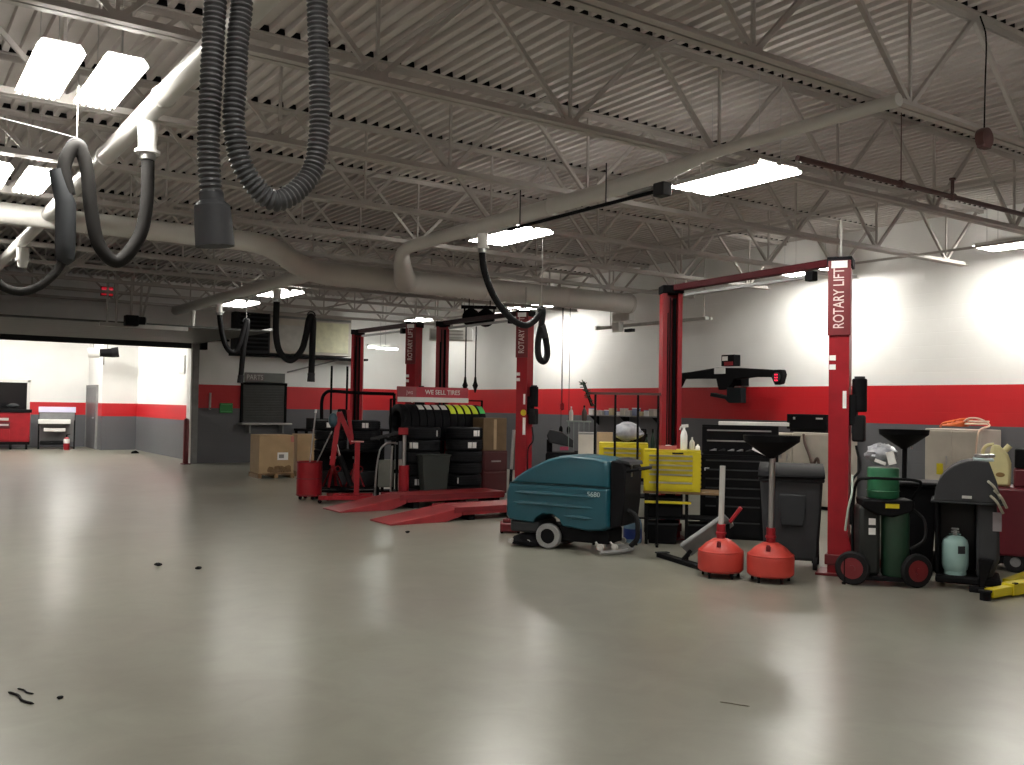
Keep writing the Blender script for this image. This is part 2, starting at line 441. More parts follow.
# ------------------------------------------------------------------ roof joists
JY = [3.81 + 1.79*k for k in range(-2, 11)]
ORD = ['first','second','third','fourth','fifth','sixth','seventh','eighth','ninth','tenth','eleventh','twelfth','thirteenth']
ZB = 3.75
def make_joist():
    t = thing('roof_joist', 'x', 'roof joist')
    a = MB()
    for s in (-1, 1):
        a.bb(XL+0.02, XW-0.02, s*0.012 if s > 0 else -0.062, 0.062 if s > 0 else -0.012, ZC-0.012, ZC-0.004)
        a.bb(XL+0.02, XW-0.02, s*0.012-0.004, s*0.012+0.004, ZC-0.06, ZC-0.004)
    a.build('top_chord', STEEL_P, t, smooth=False)
    b = MB()
    for s in (-1, 1):
        b.bb(XL+0.5, XW-0.5, 0.012 if s > 0 else -0.065, 0.065 if s > 0 else -0.012, ZB-0.03, ZB-0.022)
        b.bb(XL+0.5, XW-0.5, s*0.012-0.004, s*0.012+0.004, ZB-0.03, ZB+0.03)
    b.build('bottom_chord', STEEL_P, t, smooth=False)
    MB().bb(XL+0.02, XW-0.02, -0.064, 0.064, ZC+0.001, ZC+0.047).build('flute_dark_bar', BLACK, t, smooth=False)  # solid black bar stands in for the dark of the flute openings
    w = MB(); v = MB()
    x = 5.95 - 1.62*6
    while x < XW-0.8:
        if x > XL+0.5:
            w.bar((x, 0, ZB), (x+0.81, 0, ZC-0.03), 0.034, 0.034)
            w.bar((x+0.81, 0, ZC-0.03), (min(x+1.62, XW-0.1), 0, ZB if x+1.62 < XW-0.3 else ZC-0.06), 0.034, 0.034)
            v.bar((x, 0, ZB), (x, 0, ZC-0.03), 0.022, 0.022)
            w.box((x, 0, ZB+0.02), (0.16, 0.012, 0.07))
        x += 1.62
    w.build('diagonal_web', STEEL_P, t, smooth=False)
    v.build('vertical_web', STEEL_P, t, smooth=False)
    return t
j0 = make_joist()
for i, y in enumerate(JY):
    lab = '%s grey open-web roof joist counting away from the camera' % ORD[i]
    if i == 0:
        j0['label'] = lab; j0.location = (0, y, 0); j = j0
    else:
        j = dup(j0, lab, (0, y, 0))
    j['kind'] = 'structure'; j['group'] = 'roof joists'
for i, (x, z) in enumerate(((2.6, 3.80), (5.15, 4.50), (8.55, 3.80), (8.62, 4.50), (11.55, 4.50), (11.9, 3.80))):
    o = MB()
    o.bb(x-0.016, x+0.016, YN+0.1, 22.0, z, z+0.004); o.bb(x-0.016, x-0.012, YN+0.1, 22.0, z-0.03, z)
    o = o.build('trim_%d' % (i+4), STEEL_P, smooth=False)
    tag(o, 'thin grey bridging angle tying the roof joists together', 'bridging', 'joist bridging angles', 'structure')

# ------------------------------------------------------------------ high-bay light fixtures
def make_fixture():
    t = thing('hanging_light_fixture', 'x', 'ceiling light')
    L, W = 1.0, 0.265
    h = MB()
    h.bb(-W/2+0.03, W/2-0.03, -L/2, L/2, -0.012, 0.0)
    for s in (-1, 1):
        h.prism([(s*(W/2-0.03), 0.0), (s*(W/2-0.03), -0.012), (s*W/2, -0.052), (s*(W/2+0.004), -0.052)], -L/2, L/2)
    h.bb(-0.05, 0.05, -0.3, 0.3, 0.0, 0.03)
    h.build('housing', WHITE, t, smooth=False)
    for i in range(6):
        x = -W/2+0.030+i*(W-0.06)/5
        MB().cyl((x, -L/2-0.03, -0.045), (x, L/2+0.03, -0.045), 0.014, n=6).build('lamp_tube', LAMP, t)
    c = MB()
    for y in (-0.4, 0.4):
        c.cyl((0, y, 0.0), (0, y, 0.85), 0.003, n=5)
    build_each(c, 'hanger_wire', STEEL, t)
    return t
f0 = make_fixture()
ZF = 3.70
FX = [  # x, y, label
 (0.868, 6.5, 'left one of the two bright light panels nearest above the left hoses'),
 (1.225, 6.5, 'right one of the two bright light panels, next to the white duct elbow'),
 (0.868, 9.9, 'small bright ceiling light at the left frame edge, second row, left half'),
 (1.225, 9.9, 'small bright ceiling light second row at left, right half of its pair'),
 (6.17, 5.75, 'far-side fixture of the bright pair above the red lift beam'),
 (6.445, 5.75, 'near-side fixture of the bright pair above the red lift beam'),
 (6.2, 9.35, 'left fixture of the bright pair over the single black hanging hose'),
 (6.475, 9.35, 'right fixture of the bright pair over the single black hanging hose'),
 (6.2, 17.1, 'left fixture of the pair above the U-shaped far hose'),
 (6.5, 17.1, 'right fixture of the pair above the U-shaped far hose'),
 (6.2, 19.5, 'left fixture of the farthest pair over the short looped far hose'),
 (6.5, 19.5, 'right fixture of the farthest pair over the short looped far hose'),
 (12.42, 6.4, 'upper fixture of the bright pair at the right frame edge near the white wall'),
 (12.70, 6.4, 'lower fixture of the bright pair at the right frame edge near the white wall'),
 (12.42, 9.8, 'ceiling light seen just behind the red overhead beam of the nearest lift'),
 (12.70, 9.8, 'wall-side ceiling light behind the red overhead beam of the nearest lift'),
 (12.25, 17.4, 'ceiling light behind the top of the middle lift post with yellow label'),
 (12.53, 17.4, 'wall-side ceiling light behind the top of the middle lift post'),
 (12.0, 22.4, 'bright ceiling light glowing between the two red posts above the sale sign'),
 (12.3, 22.4, 'wall-side half of the bright light between the red posts above the sale sign'),
 # unseen lamps overhead and behind the camera, added to light the foreground floor
 (1.0, 2.2, None), (6.3, 2.2, None), (12.5, 2.2, None), (1.0, -1.4, None), (6.3, -1.4, None), (-3.6, 6.5, None), (-3.6, 2.2, None), (-3.6, 9.9, None), (1.05, 13.4, None),
]
for i, (x, y, lab) in enumerate(FX):
    lab = lab or 'unseen ceiling light added in line with the rows outside the picture'
    if i == 0: f = f0; f['label'] = lab; f.location = (x, y, ZF + (0.22 if x > 12 else 0))
    else: f = dup(f0, lab, (x, y, ZF + (0.22 if x > 11.9 else 0)))
    if 8 <= i <= 11 or i in (18, 19):
        for ch in f.children:
            if ch.name.startswith('lamp_tube'):
                ch.data = ch.data.copy(); ch.data.materials.clear(); ch.data.materials.append(LAMP_DIM)
    f['group'] = 'high-bay light fixtures' if i < 20 else 'high-bay light fixtures outside the picture'
for x in (2.2, 4.8):
    for y in (26.6, 29.2, 31.6):
        for k in (0, 1):
            f = dup(f0, 'ceiling light of the far room above the door opening', (x+0.3*k, y, 4.168)); f['group'] = 'far room ceiling lights'
            for ch in list(f.children):
                if ch.name.startswith('hanger_wire'): bpy.data.objects.remove(ch)

# ------------------------------------------------------------------ exhaust duct network
ZD = 3.53
du = thing('exhaust_duct', 'long pale round exhaust duct with branches below the roof joists', 'duct', (0, 0, 0))
mb = MB(); pts = spline([(XL+0.1,11.05,ZD),(0,11.05,ZD),(3.2,11.05,ZD),(3.8,11.1,ZD),(4.25,11.55,ZD),(4.95,12.55,ZD),(5.45,12.98,ZD),(6.2,13.02,ZD),(9,13.02,ZD),(11.55,13.02,ZD)], 6)
mb.tube(pts, [0.115 if p.x < 3.5 else min(0.178, 0.115+0.063*(p.x-3.5)/2.2) for p in pts], 20); mb.build('main_duct', DUCTM, du)
mb = MB()
for (x, y) in ((-1.5,11.05),(1.9,11.05),(3.3,11.05),(6.6,13.02),(8.3,13.02),(10.0,13.02),(11.5,13.02)):
    q = 0.116 if x < 4 else 0.179
    mb.lathe([(q,-0.02),(q+0.008,-0.012),(q+0.008,0.012),(q,0.02)], 20, (x, y, ZD), 'x')
build_each(mb, 'duct_collar', DUCTM, du)
MB().tube([(1.5, YN+0.2, ZD+0.02),(1.5, 11.05, ZD+0.02),(1.5, 18.2, ZD+0.02)], [0.07, 0.07, 0.07], 18).build('branch_duct', DUCTM, du)
MB().tube(spline([(5.5, 3.6, ZD+0.12),(5.5,5.2,ZD+0.12),(5.5,6.2,ZD+0.06),(5.5,9.6,ZD+0.05),(5.54,10.5,ZD+0.04),(5.85,11.2,ZD),(6.4,12.2,ZD),(6.85,13.0,ZD)], 6), [0.045]*7+[0.05,0.056,0.062,0.068,0.074]+[0.078]*13+[0.08+0.006*i for i in range(18)], 18).build('branch_duct', DUCTM, du)
MB().tube(spline([(5.35, 20.6, ZD),(5.35,17,ZD),(5.36,14.6,ZD),(5.40,13.0,ZD)], 6), 0.10, 18).build('branch_duct', DUCTM, du)
mb = MB()
for y in (7.4, 8.9): mb.lathe([(0.079,-0.015),(0.086,-0.01),(0.086,0.01),(0.079,0.015)], 18, (5.5, y, ZD+0.05), 'y')
for y in (4.6, 6.2, 8.0): mb.lathe([(0.071,-0.015),(0.079,-0.01),(0.079,0.01),(0.071,0.015)], 18, (1.5, y, ZD+0.02), 'y')
build_each(mb, 'branch_collar', DUCTM, du)
MB().cyl((5.35,19.3,ZD-0.05),(5.35,19.3,ZD-0.42),0.05,0.035).build('drop_spout', DUCTM, du)
mb = MB()
for (x, y) in ((1.5,7.5),(5.5,7.5),(8.5,13.02),(2.4,11.05),(10.8,13.02),(5.35,16.4)):
    mb.cyl((x, y, ZD+0.05), (x, y, ZC), 0.004, n=5)
build_each(mb, 'hanger_rod', STEEL, du)
MB().tube([(1.5,12.9,ZD-0.08),(1.5,12.9,ZD-0.22),(1.5,12.9,ZD-0.32)], [0.075,0.07,0.05], 14).lathe([(0.085,-0.24),(0.085,-0.21)], 14, (1.5,12.9,ZD)).build('capped_outlet', WHITE, du)

def hose(label, outlet, path, r, nozzle, hook=None, corr=None, k=10, mat=HOSE, elbow_r=None, tail=None, sleeve=None, rope=False):
    """flexible exhaust hose hanging from an outlet under the duct; path = points, nozzle = (radius, length) or None"""
    x, y, z = outlet
    top = 3.475 if x < 2 else (3.49 if y < 10 else 3.428)
    t = thing('exhaust_hose', label, 'exhaust hose', (x, y, 0), group='hanging exhaust hoses')
    off = Vector((x, y, 0))
    P = [Vector(p)-off for p in path]
    er = elbow_r or r*1.25
    MB().tube([(0,0,top),(0,0,z+0.06),(0,0,z)], [er*1.15, er, er], 14).lathe([(er*1.02,z-0.012),(er*1.4,z-0.012),(er*1.4,z+0.008),(er*1.02,z+0.008)], 14).build('outlet_elbow', WHITE, t)
    MB().lathe([(r*1.0,z-0.06),(r*1.22,z-0.055),(r*1.22,z-0.013),(r,z-0.013)], 14).build('clamp', STEEL, t)
    S = spline(P, k)
    if corr:
        # resample evenly and alternate the radius
        L = [0.0]
        for a, b in zip(S, S[1:]): L.append(L[-1]+(b-a).length)
        n = int(L[-1]/corr*6); Q = []; j = 0
        for i in range(n+1):
            d = L[-1]*i/n
            while j < len(L)-2 and L[j+1] < d: j += 1
            u = (d-L[j])/max(1e-9, L[j+1]-L[j]); Q.append(S[j].lerp(S[j+1], min(1, u)))
        rad = [r*(1.08, 1.10, 1.03, 0.88, 0.86, 0.97)[i % 6] for i in range(len(Q))]
        MB().tube(Q, rad, 18).build('hose', mat, t)
    else:
        MB().tube(S, r, 12).build('hose', mat, t)
    if nozzle:
        nr, nl = nozzle; e = S[-1]; d = (S[-1]-S[-3]).normalized()
        MB().tube([e-d*0.05, e-d*0.04, e-d*0.01, e+d*0.012, e+d*(nl*0.5), e+d*nl, e+d*(nl+0.001), e+d*(nl*0.15)], [r*0.9, r*1.15, r*1.15, nr*0.94, nr, nr*1.03, nr*0.9, nr*0.8], 22, cap=False).build('nozzle', CHAR, t)
    if sleeve:
        MB().tube([Vector(p)-off for p in sleeve[0]], sleeve[1], 16).build('hose_end', DGREY, t)
    if tail:
        MB().tube(spline([Vector(p)-off for p in tail[0]], 8), tail[1], 10).build('tail_hose', mat, t)
    if hook:
        hx = Vector(hook)-off
        MB().torus(hx, r*1.3, 0.012, 'y', 12, 6, 0, PI).build('saddle', CHAR, t)
        if rope: MB().tube(spline([hx+Vector((0,0,r*1.5)), hx+Vector((-0.5,0,0.12)), hx+Vector((-3.0,0,0.36))],4), 0.005, 6).build('support_rope', MGREY, t)
        MB().cyl(hx+Vector((0,0,r*1.3)), (hx.x, hx.y, ZB-0.03 if abs(hook[2]) else 0), 0.005, n=6).build('hanger_cable', LGREY, t)
    return t

hose('thick ribbed grey hose hanging at top in front with cuff nozzle', (1.5,3.7,3.40),
     [(1.5,3.7,3.42),(1.506,3.7,3.29),(1.525,3.7,2.93),(1.528,3.7,2.72),(1.488,3.7,2.545),(1.345,3.7,2.425),(1.215,3.7,2.53),(1.168,3.7,2.70),(1.170,3.7,2.86),(1.175,3.7,3.05),(1.187,3.7,3.21),(1.165,3.7,3.36),(1.125,3.7,3.39),(1.088,3.7,3.31),(1.082,3.7,3.18),(1.072,3.7,2.82),(1.070,3.7,2.58),(1.088,3.7,2.38)],
     0.041, (0.073, 0.17), (1.125,3.7,3.40), corr=0.0205, k=16)
hose('smooth grey hose looping from the left duct elbow over a hook', (1.5,6.6,3.28),
     [(1.5,6.6,3.30),(1.505,6.6,3.15),(1.503,6.6,2.93),(1.462,6.6,2.70),(1.33,6.6,2.52),(1.21,6.6,2.62),(1.155,6.6,2.86),(1.125,6.6,3.10),(1.075,6.6,3.24),(1.02,6.6,3.20),(0.99,6.6,3.08),(1.02,6.6,2.92)],
     0.044, None, (1.06,6.6,3.23), k=12, elbow_r=0.06, rope=True, mat=HOSE_BR,
     sleeve=([(0.94,6.6,3.07),(0.975,6.6,2.95),(1.005,6.6,2.86),(1.01,6.6,2.60),(1.01,6.6,2.50),(1.0,6.6,2.47)], [0.045,0.052,0.064,0.062,0.058,0.03]),
     tail=([(1.0,6.6,2.49),(0.95,6.6,2.40),(0.86,6.6,2.31),(0.75,6.6,2.27),(0.64,6.6,2.31),(0.56,6.6,2.46),(0.53,6.6,2.75),(0.52,6.6,3.2)], 0.028))
hose('single black hose hanging in the middle below the bright light pair', (5.5,8.65,3.34),
     [(5.5,8.65,3.36),(5.505,8.65,3.22),(5.55,8.65,3.03),(5.68,8.65,2.79),(5.89,8.65,2.59),(6.08,8.65,2.52),(6.22,8.65,2.58),(6.33,8.65,2.70),(6.32,8.65,2.55),(6.275,8.65,2.33),(6.29,8.65,2.17),(6.36,8.65,2.12),(6.41,8.65,2.20),(6.39,8.65,2.36),(6.36,8.65,2.44)],
     0.037, (0.045, 0.10), (6.32,8.65,2.70), k=10, elbow_r=0.055, mat=RUBBER)
hose('black U-shaped hose hanging farther back near the air handler', (5.37,14.6,3.28),
     [(5.37,14.6,3.30),(5.365,14.6,3.0),(5.37,14.6,2.69),(5.44,14.6,2.42),(5.62,14.6,2.29),(5.80,14.6,2.45),(5.88,14.6,2.72),(5.92,14.6,2.96),(5.965,14.6,3.03),(6.0,14.6,2.93),(5.995,14.6,2.5),(5.985,14.6,2.05)],
     0.052, (0.062, 0.10), (5.965,14.6,3.04), k=8, mat=RUBBER)
hose('farthest black hose in a short loop left of the U-shaped one', (5.36,17.6,3.28),
     [(5.36,17.6,3.30),(5.40,17.6,3.0),(5.47,17.6,2.72),(5.58,17.6,2.55),(5.70,17.6,2.56),(5.79,17.6,2.80),(5.86,17.6,3.06),(5.90,17.6,3.13),(5.90,17.6,3.0),(5.84,17.6,2.6),(5.80,17.6,2.06)],
     0.05, (0.06, 0.10), (5.88,17.6,3.13), k=8, mat=RUBBER)

# dark rail under the branch duct, sprinkler pipe, hanging reel
t = thing('hose_rail', 'dark horizontal rail under the pale branch duct near the bright pair', 'rail', (5.2, 0, 3.36))
MB().cyl((0,5.55,0),(0,7.7,0),0.016,n=10).build('rail_tube', BLACK, t)
MB().box((0,5.5,0.0),(0.10,0.12,0.11)).build('end_box', CHAR, t, bev=0.01)
MB().box((0,5.75,0.035),(0.05,0.3,0.03)).build('motor_cover', MGREY, t, bev=0.008)
build_each(MB().cyl((0,6.2,0),(0,6.2,ZB-3.36-0.03),0.006,n=6).cyl((0,7.5,0),(0,7.5,ZB-3.36-0.03),0.006,n=6), 'hanger_rod', CHAR, t)
t = thing('sprinkler_pipe', 'brown-red sprinkler pipe crossing the ceiling toward the right wall', 'pipe', (0, 4.95, 3.66))
MB().cyl((6.17,0,0),(XW-0.01,0,0),0.024,n=12).build('pipe_run', PIPE, t)
mb = MB()
for x in (7.6, 8.43, 10.4, 12.4): mb.lathe([(0.024,-0.03),(0.037,-0.02),(0.037,0.02),(0.024,0.03)], 12, (x,0,0), 'x')
build_each(mb, 'coupling', PIPE, t)
MB().cyl((8.43,0,0.03),(8.43,0,0.16),0.016,n=8).cyl((8.43,0,0.16),(8.43,0,0.18),0.03,n=8).build('sprinkler_head', PIPE, t)
build_each(MB().cyl((7.6,0,0.03),(7.6,0,ZC-3.67),0.005,n=5).cyl((10.4,0,0.03),(10.4,0,ZC-3.67),0.005,n=5), 'hanger_rod', PIPE, t)
t = thing('cord_reel', 'small brown cord reel hanging on a wire at upper right', 'cord reel', (6.68, 3.68, 3.62))
MB().lathe([(0.02,-0.035),(0.075,-0.03),(0.08,0.0),(0.075,0.03),(0.02,0.035)], 16, (0,0,0), 'y').build('reel_case', PIPE, t)
MB().box((0.0,0,-0.045),(0.11,0.06,0.06)).build('guide_mouth', PIPE, t, bev=0.01)
MB().tube(spline([(0.0,0,0.07),(0.01,0,0.4),(0.02,0,0.75),(0.03,0.05,0.93)],5),0.006,6).build('hanging_wire', BLACK, t)

# exit sign, open overhead door and its operator
t = thing('exit_sign', 'small red glowing exit sign under the far roof joists', 'exit sign', (3.91, 20.35, 3.80))
MB().box((0,0,0),(0.24,0.05,0.19)).build('sign_case', DGREY, t, bev=0.006)
MB().box((0,-0.028,0),(0.215,0.006,0.165)).build('lit_face', REDGLOW, t)
text('EXIT', t, (0,-0.034,0), 0.11, REDGLOW2)
MB().cyl((0,0,0.09),(0,0,ZC-3.80),0.008,n=6).build('stem', LGREY, t)
DOORM = M('door_skin_grey', (0.062, 0.065, 0.06), 0.6)
t = thing('overhead_door', 'open sectional overhead door lying flat above the far opening', 'overhead door', (0,0,0))
for i in range(9):
    y = 19.0 + i*0.57
    MB().bb(0.95, 6.85, y, y+0.555, 3.06, 3.10).build('door_panel', DOORM, t, smooth=False)
MB().bar((0.9,18.9,3.12),(0.9,24.3,3.12),0.04,0.06).bar((6.9,18.9,3.12),(6.9,24.3,3.12),0.04,0.06).build('track', MGREY, t)
t = thing('door_operator', 'black door motor on a pale hanging bar above the far opening', 'door operator', (4.0, 18.55, 3.0))
MB().bar((-0.55,0,0.0),(1.05,0,-0.01),0.06,0.075).build('hanger_bar', LGREY, t, bev=0.006)
MB().box((-0.02,-0.12,0.08),(0.24,0.2,0.2)).build('motor_box', BLACK, t, bev=0.02)
MB().cyl((0.10,-0.14,0.09),(0.22,-0.14,0.09),0.075,n=16).build('motor_can', BLACK, t)
MB().lathe([(0.03,0.0),(0.06,0.005),(0.06,0.02),(0.02,0.03)],14,(0.22,-0.14,0.09),'x').build('motor_cap', LGREY, t)
mb = MB()
for x, x2 in ((-0.42,-0.42),(-0.26,-0.26),(0.0,0.0),(0.17,0.18),(0.18,0.36)):
    mb.bar((x,0,0.03),(x2,0,0.93),0.035,0.035)
build_each(mb, 'hanging_strut', LGREY, t)
t = thing('door_spring', 'dark spring shaft with drum at the top right corner of the far opening', 'door spring', (7.0, 24.1, 3.02))
MB().cyl((-0.3,0,0.16),(0.62,0,0.16),0.03,n=10).build('shaft', BLACK, t)
MB().lathe([(0.04,-0.05),(0.11,-0.04),(0.09,0.0),(0.11,0.04),(0.04,0.05)],16,(0.0,0,0.16),'x').build('cable_drum', BLACK, t)
MB().bb(-0.06,0.1,0.1,0.29,-0.1,0.24).build('bracket_plate', BLACK, t, bev=0.01)

# air handler on the end wall
t = thing('hanging_air_handler', 'long cream air handler cabinet hung high on the end wall', 'air handler', (0,0,0))
AY = 23.95
MB().bb(8.62, 10.97, AY, YB-0.01, 2.90, 3.98).build('cabinet_body', CREAM, t, bev=0.015)
mb = MB(); mb.bb(8.70,9.72,AY-0.02,AY-0.001,2.98,3.66)
mb.build('access_panel', M('panel_grey_cream',(0.47,0.46,0.43),0.5), t, bev=0.008)
MB().bb(9.80,10.88,AY-0.02,AY-0.001,2.98,3.80).build('access_panel', M('lit_yellow_cream',(0.60,0.58,0.40),0.5), t, bev=0.008)  # brighter yellow coat stands in for the light on this panel
MB().bb(8.66,10.94,AY-0.03,AY-0.001,3.84,3.90).bb(9.74,9.78,AY-0.03,AY-0.001,2.95,3.85).build('seam_rail', MGREY, t)
MB().bb(7.74,8.60,AY-0.15,YB-0.01,2.86,3.95).build('fan_box', DGREY, t, bev=0.015)
mb = MB()
for i in range(9): mb.box((8.17, AY-0.165, 2.98+i*0.11), (0.74, 0.035, 0.06), Matrix.Rotation(R(30),3,'X'))
mb.build('louvre_panel', BLACK, t)
MB().bb(7.7,11.45,AY-0.1,YB-0.01,2.80,2.855).build('support_shelf', BLACK, t)
MB().bar((9.3,YB-0.02,2.42),(10.6,AY,2.80),0.04,0.04).build('brace', MGREY, t)

# strip light near the far corner, and the long unlit channel by the right wall
t = thing('strip_light', 'small bright twin strip light high in the far corner', 'strip light', (11.35, 22.5, 3.08))
for dy, dz in ((0,0),(0.5,0.06)):
    MB().bb(-0.33,0.33,dy-0.06,dy+0.06,dz+0.03,dz+0.07).build('housing', WHITE, t)
    MB().cyl((-0.31,dy,dz),(0.31,dy,dz),0.022,n=8).build('lamp_tube', STRIPLAMP, t)
MB().cyl((-0.2,0,0.05),(-0.2,0,1.5),0.006,n=5).cyl((0.2,0.5,0.1),(0.2,0.5,1.5),0.006,n=5).build('hanger_rod', STEEL, t)
t = thing('hanging_channel', 'long unlit pale channel hung by rods in front of the right wall', 'hanging channel', (12.2, 0, 3.22))
MB().bar((0,11.72,0),(0,14.75,0),0.09,0.06).build('channel', LGREY, t, bev=0.01)
MB().bar((0.3,11.9,0.03),(0.3,14.2,0.03),0.05,0.05).build('rear_channel', LGREY, t, bev=0.008)
mb = MB()
for y in (11.8, 12.55, 14.35): mb.cyl((0,y,0.02),(0,y,0.75 if y>14 else 1.35),0.009,n=6)
build_each(mb, 'hanger_rod', LGREY, t)
MB().bb(-0.03,0.03,14.70,14.80,-0.04,0.05).build('end_cap', WHITE, t)
t = thing('wall_speaker', 'bright white box with bracket on the hanging channel by the post', 'equipment box', (12.15, 13.8, 3.0))
MB().box((-0.14,-0.05,0.42),(0.14,0.50,0.28)).build('white_case', WHITE, t, bev=0.012)
MB().box((-0.10,0.16,0.21),(0.12,0.22,0.24)).build('lower_case', WHITE, t, bev=0.012)
MB().box((-0.12,-0.22,0.10),(0.08,0.22,0.06)).build('bracket', DGREY, t)
t = thing('unit_heater', 'white louvred heater box hung above the sale sign', 'unit heater', (11.25, 18.6, 3.12), az=31)
MB().box((0,0,0.1),(0.6,0.4,0.24)).build('case', WHITE, t, bev=0.01)
mb = MB()
for i in range(3): mb.box((-0.1,-0.21,0.03+i*0.08),(0.36,0.03,0.03))
mb.build('louvre_panel', LGREY, t)
MB().prism([(0.05,0.22),(0.30,0.22),(0.175,0.36)],-0.19,0.19).build('vent_cap', WHITE, t)
MB().cyl((0.1,0,0.3),(0.1,0,1.48),0.008,n=5).build('hanger_rod', STEEL, t)
t = thing('junction_box', 'white square box hung between the red posts above the sale sign', 'equipment box', (11.04, 19.4, 3.28), az=30)
MB().box((0,0,0),(0.27,0.2,0.29)).build('case', WHITE, t, bev=0.012)
MB().box((0,-0.105,0),(0.2,0.01,0.22)).build('cover', LGREY, t)
MB().cyl((0,0,0.14),(0,0,1.32),0.012,n=6).build('conduit', LGREY, t)
# ------------------------------------------------------------------ two-post lifts
def post(root, px, py, right, ztop, sticker=None):
    o = Vector((-0.5, 0.866 if right else -0.866, 0))
    w = Vector((-0.866, -0.5, 0)) if right else Vector((-0.866, 0.5, 0))
    c = Vector((px, py, 0))
    def W(u, v, z): return c + o*u + w*v + Vector((0, 0, z))
    d, wd, t = 0.19, 0.245, 0.022
    poly = [(-d/2,-wd/2),(d/2,-wd/2),(d/2,-wd/2+0.055),(d/2-t,-wd/2+0.055),(d/2-t,-wd/2+t),(-d/2+t,-wd/2+t),
            (-d/2+t,wd/2-t),(d/2-t,wd/2-t),(d/2-t,wd/2-0.055),(d/2,wd/2-0.055),(d/2,wd/2),(-d/2,wd/2)]
    n = len(poly); mb = MB()
    mb.add([W(u, v, 0.02) for u, v in poly] + [W(u, v, ztop-0.02) for u, v in poly],
           [tuple(range(n)), tuple(range(2*n-1, n-1, -1))] + [(i, (i+1) % n, (i+1) % n+n, i+n) for i in range(n)])
    col = mb.build('column', RED, root, smooth=False)
    rotm = Matrix((o, w, Vector((0,0,1)))).transposed()
    MB().box(W(0,0,0.012), (0.40,0.40,0.024), rotm).build('base_plate', DRED, root, bev=0.004)
    g = MB()
    for s in (-1, 1):
        a = [W(-d/2, s*wd/2, 0.024), W(-d/2-0.10, s*wd/2, 0.024), W(-d/2, s*wd/2, 0.40)]
        g.add(a+[p+w*0.012*-s for p in a], [(0,1,2),(3,5,4),(0,3,4,1),(1,4,5,2),(2,5,3,0)])
    g.build('gusset', RED, root, smooth=False)
    # carriage, lifting chain and cable inside the channel
    MB().box(W(0.005,0,0.42), (0.11,0.185,0.62), rotm).build('carriage', BLACK, root, bev=0.01)
    m2 = MB()
    m2.box(W(-0.05,0.035,1.75), (0.02,0.03,2.1), rotm); m2.cyl(W(0,-0.045,0.7), W(0,-0.045,ztop-0.1), 0.022, n=8); m2.cyl(W(0.05,0.02,0.7), W(0.05,0.02,ztop-0.1), 0.008, n=6)
    m2.build('lift_cylinder', BLACK, root)
    m3 = MB().box(W(0.02,0,0.15),(0.2,0.28,0.10),rotm)
    m3.build('arm_pivot', DRED, root, bev=0.008)
    MB().box(W(-0.0,0,ztop), (0.24,0.27,0.10), rotm).build('top_cap', BLACK, root, bev=0.01)
    if right:
        cv = MB().box(W(0,wd/2+0.012,ztop-0.36), (0.215,0.018,0.74), rotm).build('column_cover', DRED, root, bev=0.004)
        nrm = w; X = Vector((0,0,1)); Y = nrm.cross(X)
        t = text('ROTARY LIFT', root, (0,0,0), 0.125, M('lettering_pale',(0.62,0.50,0.48),0.5), squash=0.92)
        mm = Matrix((X*0.80, Y*1.15, nrm)).transposed().to_4x4(); mm.translation = W(0, wd/2+0.022, ztop-0.365)
        t.matrix_local = mm
        MB().box(W(0,wd/2+0.025,ztop-0.03),(0.15,0.006,0.07),rotm).build('glare_plate', PAPER, root)  # white plate paints in the lamp glare at the post top
        s = MB(); s.box(W(-0.055,wd/2+0.002,1.72),(0.035,0.005,0.17),rotm); s.box(W(0.06,wd/2+0.002,2.13),(0.06,0.005,0.05),rotm); s.box(W(0.06,wd/2+0.002,2.04),(0.06,0.005,0.05),rotm)
        build_each(s, 'warning_label', PAPER, root)
        # hydraulic power unit on the outside of the web
        B = -d/2
        pu = MB().cyl(W(B-0.09,0.03,1.60), W(B-0.09,0.03,1.93), 0.07, 0.07, 18).box(W(B-0.03,0.03,1.62),(0.08,0.15,0.3),rotm)
        pu = pu.build('power_unit', BLACK, root, bev=0.015)
        MB().box(W(B-0.085,0.03,1.44),(0.12,0.15,0.26),rotm).build('oil_tank', RUBBER, pu, bev=0.02)
        MB().cyl(W(B-0.09,0.03,1.93), W(B-0.09,0.03,1.95), 0.05, n=16).build('motor_cap', CHAR, pu)
        h = spline([W(B-0.06,0.02,1.27), W(B-0.10,0.06,1.05), W(B-0.03,0.10,0.9), W(B-0.02,0.08,0.5)], 6)
        MB().tube(h, 0.012, 8).build('oil_hose', RUBBER, pu)
        MB().bar(W(0.02,0,0.13), W(-0.40,-0.02,0.13), 0.09, 0.08).build('swing_arm', RED, root, bev=0.006)
    return W

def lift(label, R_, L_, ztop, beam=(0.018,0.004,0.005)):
    root = thing('two_post_lift', label, 'car lift', (0,0,0), group='red two-post lifts')
    WR = post(root, R_[0], R_[1], True, ztop)
    post(root, L_[0], L_[1], False, ztop)
    a, b = Vector((R_[0], R_[1], ztop+0.02)), Vector((L_[0], L_[1], ztop+0.02))
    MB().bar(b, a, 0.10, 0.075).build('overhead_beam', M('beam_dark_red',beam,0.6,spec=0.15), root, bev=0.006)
    q = Vector((-0.06, 0, -0.115)); u = (a-b).normalized()
    MB().bar(b+q+u*0.35, a+q-u*0.3, 0.05, 0.035).build('shutoff_bar', MGREY, root)
    MB().box(a+q-u*0.34, (0.09,0.10,0.10)).build('limit_switch', BLACK, root, bev=0.01)
    MB().cyl(a+Vector((0.0,0,0.05)), a+Vector((0,0,0.42)), 0.012, n=8).build('conduit', LGREY, root)
    return root, WR
l1, W1 = lift('nearest red two-post lift, framing the wheel alignment bar on the wall', (7.95,5.83), (8.2,8.49), 3.08, (0.06,0.005,0.008))
